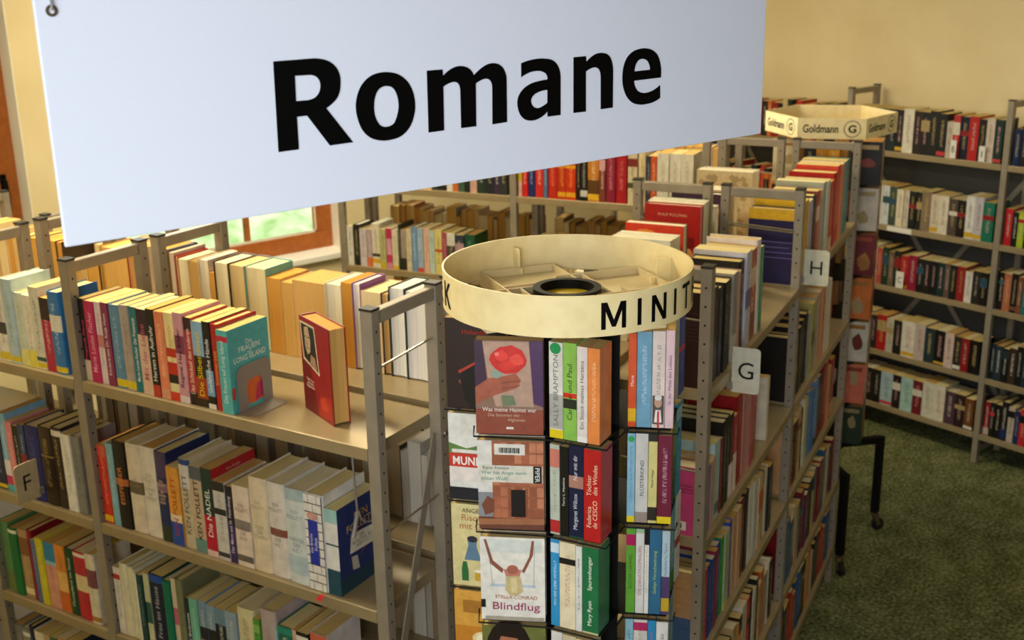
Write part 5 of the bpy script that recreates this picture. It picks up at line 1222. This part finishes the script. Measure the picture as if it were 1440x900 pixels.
g2 = [[('d0501e',.017,.19,[(.0,.04,'c84818'),(.06,.2,'d8a818')],'f0e0d0','Marie','orange paperback lettered Marie on the right of the round spinner',None),('6c9cb4',.03,.194,[],'b8d0dc','','dusty blue paperback on the top right of the round spinner',None),('d8c8be',.026,.196,[],'8c7c78','','pale paperback with child picture near its foot on the round spinner',band_pic),('d8b8bc',.018,.198,[],'5c5478','In der Mitte des Lebens','narrow pink paperback lettered lengthwise on the round spinner',None)],
      [('84b0c4',.018,.19,[(.0,.07,'ylw')],'4c7c94','','light blue paperback with green dot, second tier right of the round spinner',spot('2c9c4c')),('c8c6be',.028,.193,[(0,.12,'98887c')],'3c3c3a','FLÜSTERKIND','grey white paperback lettered in capitals on the second tier of the spinner',None),('cfc47c',.02,.194,[(.9,1,'2c2a20'),(.03,.18,'2c2a20')],'2c2a20','Marie Nejar','pale yellow paperback on the second tier of the round spinner',None),('6c1c34',.032,.188,[(.0,.08,'ylw')],'c89ca8','','wine red paperback on the second tier of the round spinner',None)],
      [('5f9c34',.022,.19,[(.8,.93,'a81c54')],'3c6420','ROTER HIMMEL','green paperback with magenta band on the third tier of the spinner',None),('d4d0c8',.02,.194,[(.93,1,'98b890')],'b06870','DIE DIENSTAGSFRAUEN','white paperback with pinkish capitals on the third tier of the spinner',None),('dedad0',.011,.194,[(.8,1,'141414')],'808078','','thin white paperback with black top on the third tier of the spinner',None),('2f6484',.028,.19,[],'a8c060','Gaby Hauptmann'[:4]+'s Verschwörung','steel blue paperback with yellow green lettering on the third tier of the spinner',None),('a8bcc4',.019,.188,[(.0,.46,'4c3c64'),(.04,.2,'b89a28')],'405060','','pale blue and purple paperback on the third tier of the spinner',None)],
      [('84b0bc',.018,.19,[],'305868','','light blue paperback with green dot on the lowest visible right tier of the spinner',spot('2c9c4c')),('cfc8bc',.03,.192,[(.85,.95,'b02c5c')],'8c8078','','off white paperback with pink mark on the lowest visible right tier',None),('2c84b0',.018,.188,[],'c03c58','','bright blue paperback on the lowest visible right tier of the spinner',None),('d6d4cc',.026,.186,[],'606058','','white paperback at the lower right edge of the round spinner',None)]]
for k in range(4): run(f'SC{k}', *E2, TIERS[k]+.004, g2[k], .085)
E3 = [(.212,.012),(.25,.098)]
g3 = [[('c2c6b8',.035,.2,[],'808478','','greyish white paperback turned side on at the right edge of the spinner',None),('1d3f94',.045,.205,[(.45,.5,'c83838')],'8098d0','','royal blue paperback side on at the right edge of the spinner',None)],
      [('2c5a30',.03,.19,[(.5,.9,'6c9c3c')],'a0c080','','dark green paperback side on at the right of the second tier',None),('2f8eb8',.04,.205,[(.82,.95,'90c8dc')],'90c8dc','','sky blue paperback side on at the right of the second tier',None)],
      [('5ca4c0',.04,.2,[(.0,.2,'3c7c40')],'d0e0e0','','turquoise paperback side on at the right of the third tier',None),('d4d4d0',.04,.2,[(.4,.5,'b04040')],'808080','','white paperback side on at the right of the third tier',None)],
      [('84a8b4',.04,.2,[],'506c78','','grey blue paperback side on at the right of the lowest visible tier',None)]]
for k in range(4): run(f'SD{k}', *E3, TIERS[k]+.022 if k == 0 else TIERS[k]+.004, g3[k], .07)

# ------------------------------------------------------------------ angular spinner at the far end of the rack
GC = Vector((4.53, 3.17, 0))
gp = thing('book_spinner', 'cream angular book spinner with Goldmann ring and castered legs by the far aisle', 'book spinner', GC)
gp['label'] = 'cream angular spinner ring topped book stand on black castered legs by the far aisle'
GR = .29
def gv(k, r, z):
    a = math.radians(-14+60*k); q = RH*math.cos(a)*r + FH*math.sin(a)*r
    return (q.x, q.y, z)
m = MB()
vs = [gv(k, r, z) for r, z in ((GR,2.055),(GR,2.145),(GR-.006,2.145),(GR-.006,2.055)) for k in range(6)]
m.add(vs, [(i*6+k, i*6+(k+1)%6, ((i+1)%4)*6+(k+1)%6, ((i+1)%4)*6+k) for i in range(4) for k in range(6)])
gring = m.build('sign_ring', M['cream_plastic'], gp)
def facet(k):
    A = Vector(gv(k, GR, 2.1)); B = Vector(gv(k+1, GR, 2.1)); e = (B-A).normalized(); n = Vector((e.y, -e.x, 0))
    return A, B, e, n
for k in (3, 4, 5):
    A, B, e, n = facet(k)
    mid = A.lerp(B, .34) + n*.0008
    letters('Goldmann', axes(tuple(e), (0,0,1), tuple(n), tuple(mid)), gring, '14140e', .05, fit=(.15, .036), bold=.02)
    mid = A.lerp(B, .8) + n*.0008
    letters('G', axes(tuple(e), (0,0,1), tuple(n), tuple(mid)), gring, '14140e', .05, fit=(.04, .034), bold=.03, name='emblem_letter')
    rm = MB()
    pts = [(mid + e*r*math.cos(2*math.pi*i/28) + Vector((0,0,1))*r*math.sin(2*math.pi*i/28)) for r in (.033,.036) for i in range(28)]
    rm.add(pts, [(i, (i+1)%28, 28+(i+1)%28, 28+i)[::-1] for i in range(28)]).build('emblem_circle', M['black'], gring)
m = MB()
for k in range(6): m.bar((0,0,2.05), gv(k, GR-.01, 2.06), .012, .01)
m.build('ring_spokes', M['tray'], gp)
MB().lathe([(.0,.3),(.025,.3),(.025,2.05),(.0,2.05)], 20, closed=False).build('centre_column', M['black_metal'], gp)
for k, a in enumerate((-29, 61, 151, 241)):
    q = RH*math.cos(math.radians(a-0)) + FH*math.sin(math.radians(a-0))
    q = Vector((math.cos(math.radians(a)), math.sin(math.radians(a)), 0))
    e = q*.375
    lg = MB().bar((0,0,.5), (e.x, e.y, .5), .035, .035).bar((e.x, e.y, .517), (e.x, e.y, .1), .035, .035).build('caster_leg', M['black_metal'], gp, .003)
    n = Vector((-q.y, q.x, 0)); cpos = e + q*.02
    MB().bar(tuple(e+Vector((0,0,.1))), tuple(e+Vector((0,0,.085))), .03, .03).bar(tuple(e+n*.016+Vector((0,0,.09))), tuple(cpos+n*.016+Vector((0,0,.03))), .02, .003, up=tuple(n)).bar(tuple(e-n*.016+Vector((0,0,.09))), tuple(cpos-n*.016+Vector((0,0,.03))), .02, .003, up=tuple(n)).build('caster_fork', M['brass'], lg)
    w = MB().lathe([(.008,-.011),(.03,-.011),(.033,-.006),(.033,.006),(.03,.011),(.008,.011)], 24).build('caster_wheel', M['rubber'], lg)
    z = Vector((n.x, n.y, 0)); x = q
    w.matrix_local = axes(tuple(x), (0,0,1), tuple(-z) if x.cross(Vector((0,0,1))).dot(z) < 0 else tuple(z), (cpos.x, cpos.y, .0335))
GT = [1.83, 1.62, 1.41, 1.20, .99, .78, .57]
for z in GT:
    MB().prism([gv(k, .23, 0)[:2] for k in range(6)], z-.006, z-.001).build('tier_plate', M['black_metal'], gp)
gb = [['1c1814','c8861c','d09020','1a1612','d8c8a0','241c18'],['3a2a44','5c4638','2a2444','b8b0a8','d0c8c0','4a2c20'],['a85a1c','3a2018','241614','6c2028','8a3a1c','1a1210'],['5c2440','9c2818','c0601c','c87030','b8521c','7c1c14'],['8c8c40','b4b078','c4beb0','c8c4b8','b8b4a8','5c6450'],['3c2c24','8c3c2c','2c2420','d07058','c8b0a0','b8503c'],['4c2c1c','6c5024','281c14','2c3c2c','3c5434','1c2a1c']]
def q_print(o, t, h, d):
    r = random.Random(o.name); c = ['9a6a2c','8c3c1c','a89068','6c2818','94845c']
    decal(o, [(r.choice(c), oval(r.uniform(.3,.7), r.uniform(.25,.75), r.uniform(.12,.3), r.uniform(.08,.2), 9, .15)), (r.choice(c), rect(.15,.85,.84,.9))], 1, t, h, d)
    decal(o, [(r.choice(c), oval(r.uniform(.35,.65), r.uniform(.3,.7), r.uniform(.15,.3), r.uniform(.1,.25), 9, .15)), (r.choice(c), rect(.12,.88,.82,.92))], -1, t, h, d)
    decal(o, [(r.choice(c), rect(.25,.75,r.uniform(.1,.2),r.uniform(.45,.7)))], 0, t, h, d)
names = ['top','second','third','fourth','fifth','sixth','lowest']
for i, z in enumerate(GT):
    for k in range(4):
        # four stacks round the column: each shows a cover and a spine edge
        a = math.radians(-112 + 90*k)
        e = RH*math.cos(a+math.pi/2) + FH*math.sin(a+math.pi/2); n = -(RH*math.cos(a) + FH*math.sin(a))
        for j in range(3):
            t = .05
            o = GC - n*.24 + e*(-.0755 + j*.0505)
            mm = axes(tuple(e), tuple(n), (0,0,1), (o.x, o.y, z))
            col = gb[i][(k*3+j) % 6] if k < 2 else random.choice(gb[i])
            bands = [(.3,.6,random.choice(['d8d0c0','c88030','8c1c1c']))] if random.random() < .3 else []
            place(f'Q{i}{k}{j}', mm, t-.001, .195, .12, 'P', col, bands, 'c8b090', '', 'c89858', f'{hue_name(col)} paperback on the {names[i]} tier of the angular spinner, {("near","right","far","left")[k]} side, {("left","middle","right")[j]}', 'books in the angular spinner', q_print)

# ------------------------------------------------------------------ small things on the racks
def plate(letter, O, normal, e, z0, z1, w, label, m='plate', ink='101410'):
    """flag shaped index plate: stands out from the shelf edge along e, faces normal"""
    t = thing('index_plate', label, 'label plate', (O[0], O[1], z0), math.atan2(e[1], e[0]), 'index plates')
    h = z1-z0; r = .01
    pts = [(0,0),(w-r,0),(w-r*.3,r*.3),(w,r),(w,h-r),(w-r*.3,h-r*.3),(w-r,h),(0,h)]
    MB().add([(x,-.0015,z) for x,z in pts]+[(x,.0015,z) for x,z in pts], [tuple(range(8)), tuple(range(8,16))[::-1]]+[(i,i+8,(i+1)%8+8,(i+1)%8) for i in range(8)]).build('plate', M[m], t)
    s = 1 if (-e[1]*normal[0] + e[0]*normal[1]) < 0 else -1
    if s > 0: letters(letter, axes((1,0,0),(0,0,1),(0,-1,0),(w*.5,-.0022,h*.5)), t, ink, .07, fit=(w*.55, h*.46), name='plate_letter')
    else: letters(letter, axes((-1,0,0),(0,0,1),(0,1,0),(w*.5,.0022,h*.5)), t, ink, .07, fit=(w*.55, h*.46), name='plate_letter')
    MB().box(-.012, .004, -.003, .003, h*.05, h*.22).build('clip', M['bookend'], t)
def onrack(O, X, u, y): return (O[0]+X[0]*u-X[1]*y, O[1]+X[1]*u+X[0]*y)
plate('F', onrack(OL, XL, -1.24, -.003), XL, (XL[1], -XL[0]), 1.325, 1.448, .078, 'beige plate with black letter F on the nearest rack', 'plate_tan')
plate('G', onrack(OG, XG, .225, -.003), (-XG[0], -XG[1]), (XG[1], -XG[0]), 1.665, 1.797, .078, 'white plate with black letter G beside dark brown books')
plate('H', onrack(OG, XG, 1.16, -.003), (-XG[0], -XG[1]), (XG[1], -XG[0]), 1.735, 1.86, .085, 'white plate with black letter H, farther along the aisle rack')
# bookend against the turquoise book
bt = thing('bookend', 'grey metal bookend with arched cut-out against the turquoise paperback', 'bookend', (*onrack(OL, XL, -.431, .03), Z[0]+.0005), math.atan2(XL[1], XL[0]))
W, HH = .125, .12
outer = [(0,0),(0,HH-.02),(.006,HH-.006),(.02,HH),(W-.02,HH),(W-.006,HH-.006),(W,HH-.02),(W,0)]
inner = [(W-.034,0),(W-.034,HH-.055),(W-.044,HH-.042),(.044,HH-.042),(.034,HH-.055),(.034,0)]
pl = outer + inner
bm = MB(); n = len(pl)
fl = [(0,1,12,13),(1,2,3,11,12),(3,4,10,11),(4,5,6,9,10),(6,7,8,9)]
bm.add([(0,y,z) for y,z in pl]+[(.0016,y,z) for y,z in pl], [f[::-1] for f in fl]+[tuple(i+n for i in f) for f in fl]+[(i,(i+1)%n,(i+1)%n+n,i+n) for i in range(n)])
bm.build('upright', M['bookend'], bt)
MB().prism([(.0016,0),(.05,.004),(.058,.012),(.058,W-.012),(.05,W-.004),(.0016,W)], 0, .0014).build('foot_plate', M['bookend'], bt)
# the red hardback standing alone
def c_portrait(o, t, h, d):
    sh = [('8f1a1e', rect(0,1,0,1)), ('6c1014', [(0,0),(.5,0),(.3,.5),(0,.6)]), ('a8241c', [(.5,.02),(.95,.05),(.95,.28),(.6,.25)]), ('c03c20', oval(.72,.17,.14,.07,9,.2)),
          ('d8c8a8', [(.08,.55),(.62,.45),(.52,.95),(.02,.95)]), ('2c2018', [(.105,.57),(.585,.48),(.495,.93),(.05,.93)]), ('b89c7c', [(.16,.9),(.3,.92),(.36,.78),(.34,.66),(.24,.62),(.17,.7)]), ('3a2a20', rect(.18,.23,.8,.815)), ('3a2a20', rect(.27,.33,.8,.815)), ('6c4434', rect(.22,.3,.69,.7)), ('9a7c60', [(.3,.52),(.56,.5),(.5,.62),(.36,.64)]), ('8a6c54', [(.24,.77),(.26,.77),(.27,.72),(.235,.72)])]
    decal(o, sh, 1, t, h, d)
    for s, v in (('Die Frau', .36), ('auf dem', .325), ('Regenstein', .285)): T(o, s, t, d, h, .3, v, .011, 'e0c8b8', .5)
p0 = Vector((1.3813, 2.5079, 0)); p1 = Vector((1.3654, 2.3403, 0)); p2 = Vector((1.4103, 2.356, 0))
e = (p1-p0).normalized(); n = Vector((-e.y, e.x, 0))
o = p0 + n*.046
place('RED', axes(tuple(-n), tuple(e), (0,0,1), (o.x, o.y, Z[0]+.0006)), .046, .25, .165, 'H', '8f1a1e', [], '', '', 'd0a25c', 'red hardback with a portrait photo standing alone on the top shelf', None, c_portrait)
# wire book support hanging under the top shelf
ws = thing('wire_book_support', 'grey wire book support hanging down in front of the navy paperback', 'book support', (*onrack(OL, XL, -.105, .07), 0), math.atan2(XL[1], XL[0]))
MB().tube([(0,0,1.697),(.002,0,1.6),(.006,0,1.515)], .003, 6).build('hanger_rod', M['bookend'], ws)
MB().tube([(.006,0,1.515)]+[(.012, .0+.055-.055*math.cos(a), 1.515-.045*math.sin(a)) for a in [i*math.pi/10 for i in range(11)]], .0028, 6).build('loop', M['bookend'], ws)
MB().tube([(.006,0,1.515),(.004,-.012,1.47),(.004,-.02,1.45)], .006, 8).build('tongue', M['bookend'], ws)
MB().box(-.02,.02,-.012,.012,1.693,1.697).build('clip', M['bookend'], ws)
# red ribbon bookmark hanging over the shelf edge
rb = MB(); vs = []
for i in range(7):
    q = i/6; vs += [(0-.002*i, -.003-.012*q, .004-.013*q*q), (.012-.002*i+.004*q, -.003-.012*q, .002-.013*q*q)]
rb.add(vs, [(2*i,2*i+1,2*i+3,2*i+2) for i in range(6)])
tag(rb.build('ribbon_bookmark', mat('red_ribbon', 'c0202c', .6), None), 'red ribbon bookmark end lying over the second shelf edge', 'bookmark')
q = onrack(OL, XL, -.168, -.002); bpy.data.objects['ribbon_bookmark'].matrix_world = Matrix.Translation((*q, Z[1]+.002)) @ Matrix.Rotation(math.atan2(XL[1], XL[0]), 4, 'Z')
# paper labels on the right wall rack
def strip(u, k, w, h, label, text=None, up=False):
    q = onrack(OWL, XWL, u, -.0015)
    t = thing('shelf_label', label, 'label', (*q, 0), math.atan2(XWL[1], XWL[0]), 'paper labels on the wall rack')
    z = Z[k]+.004 if up else Z[k]-.03
    MB().box(0, w, 0, .0012, z, z+h).build('label_card', M['white_plate'], t)
    if text: letters(text, axes((1,0,0),(0,0,1),(0,-1,0),(w/2,-.0006,z+h*.5)), t, '101010', .05, fit=(w*.5, h*.45), name='label_letter')
strip(-.66, 1, .16, .03, 'long white label strip on the second shelf edge of the wall rack')
strip(-.305, 0, .035, .1, 'white card with letter B on the top shelf of the wall rack', 'B', True)
strip(-.135, 0, .035, .085, 'narrow white card with a short line on the top shelf of the wall rack', 'I', True)
strip(-.575, 2, .05, .1, 'white card with letter C on the third shelf of the wall rack', 'C', True)

build_books()
make_texts()
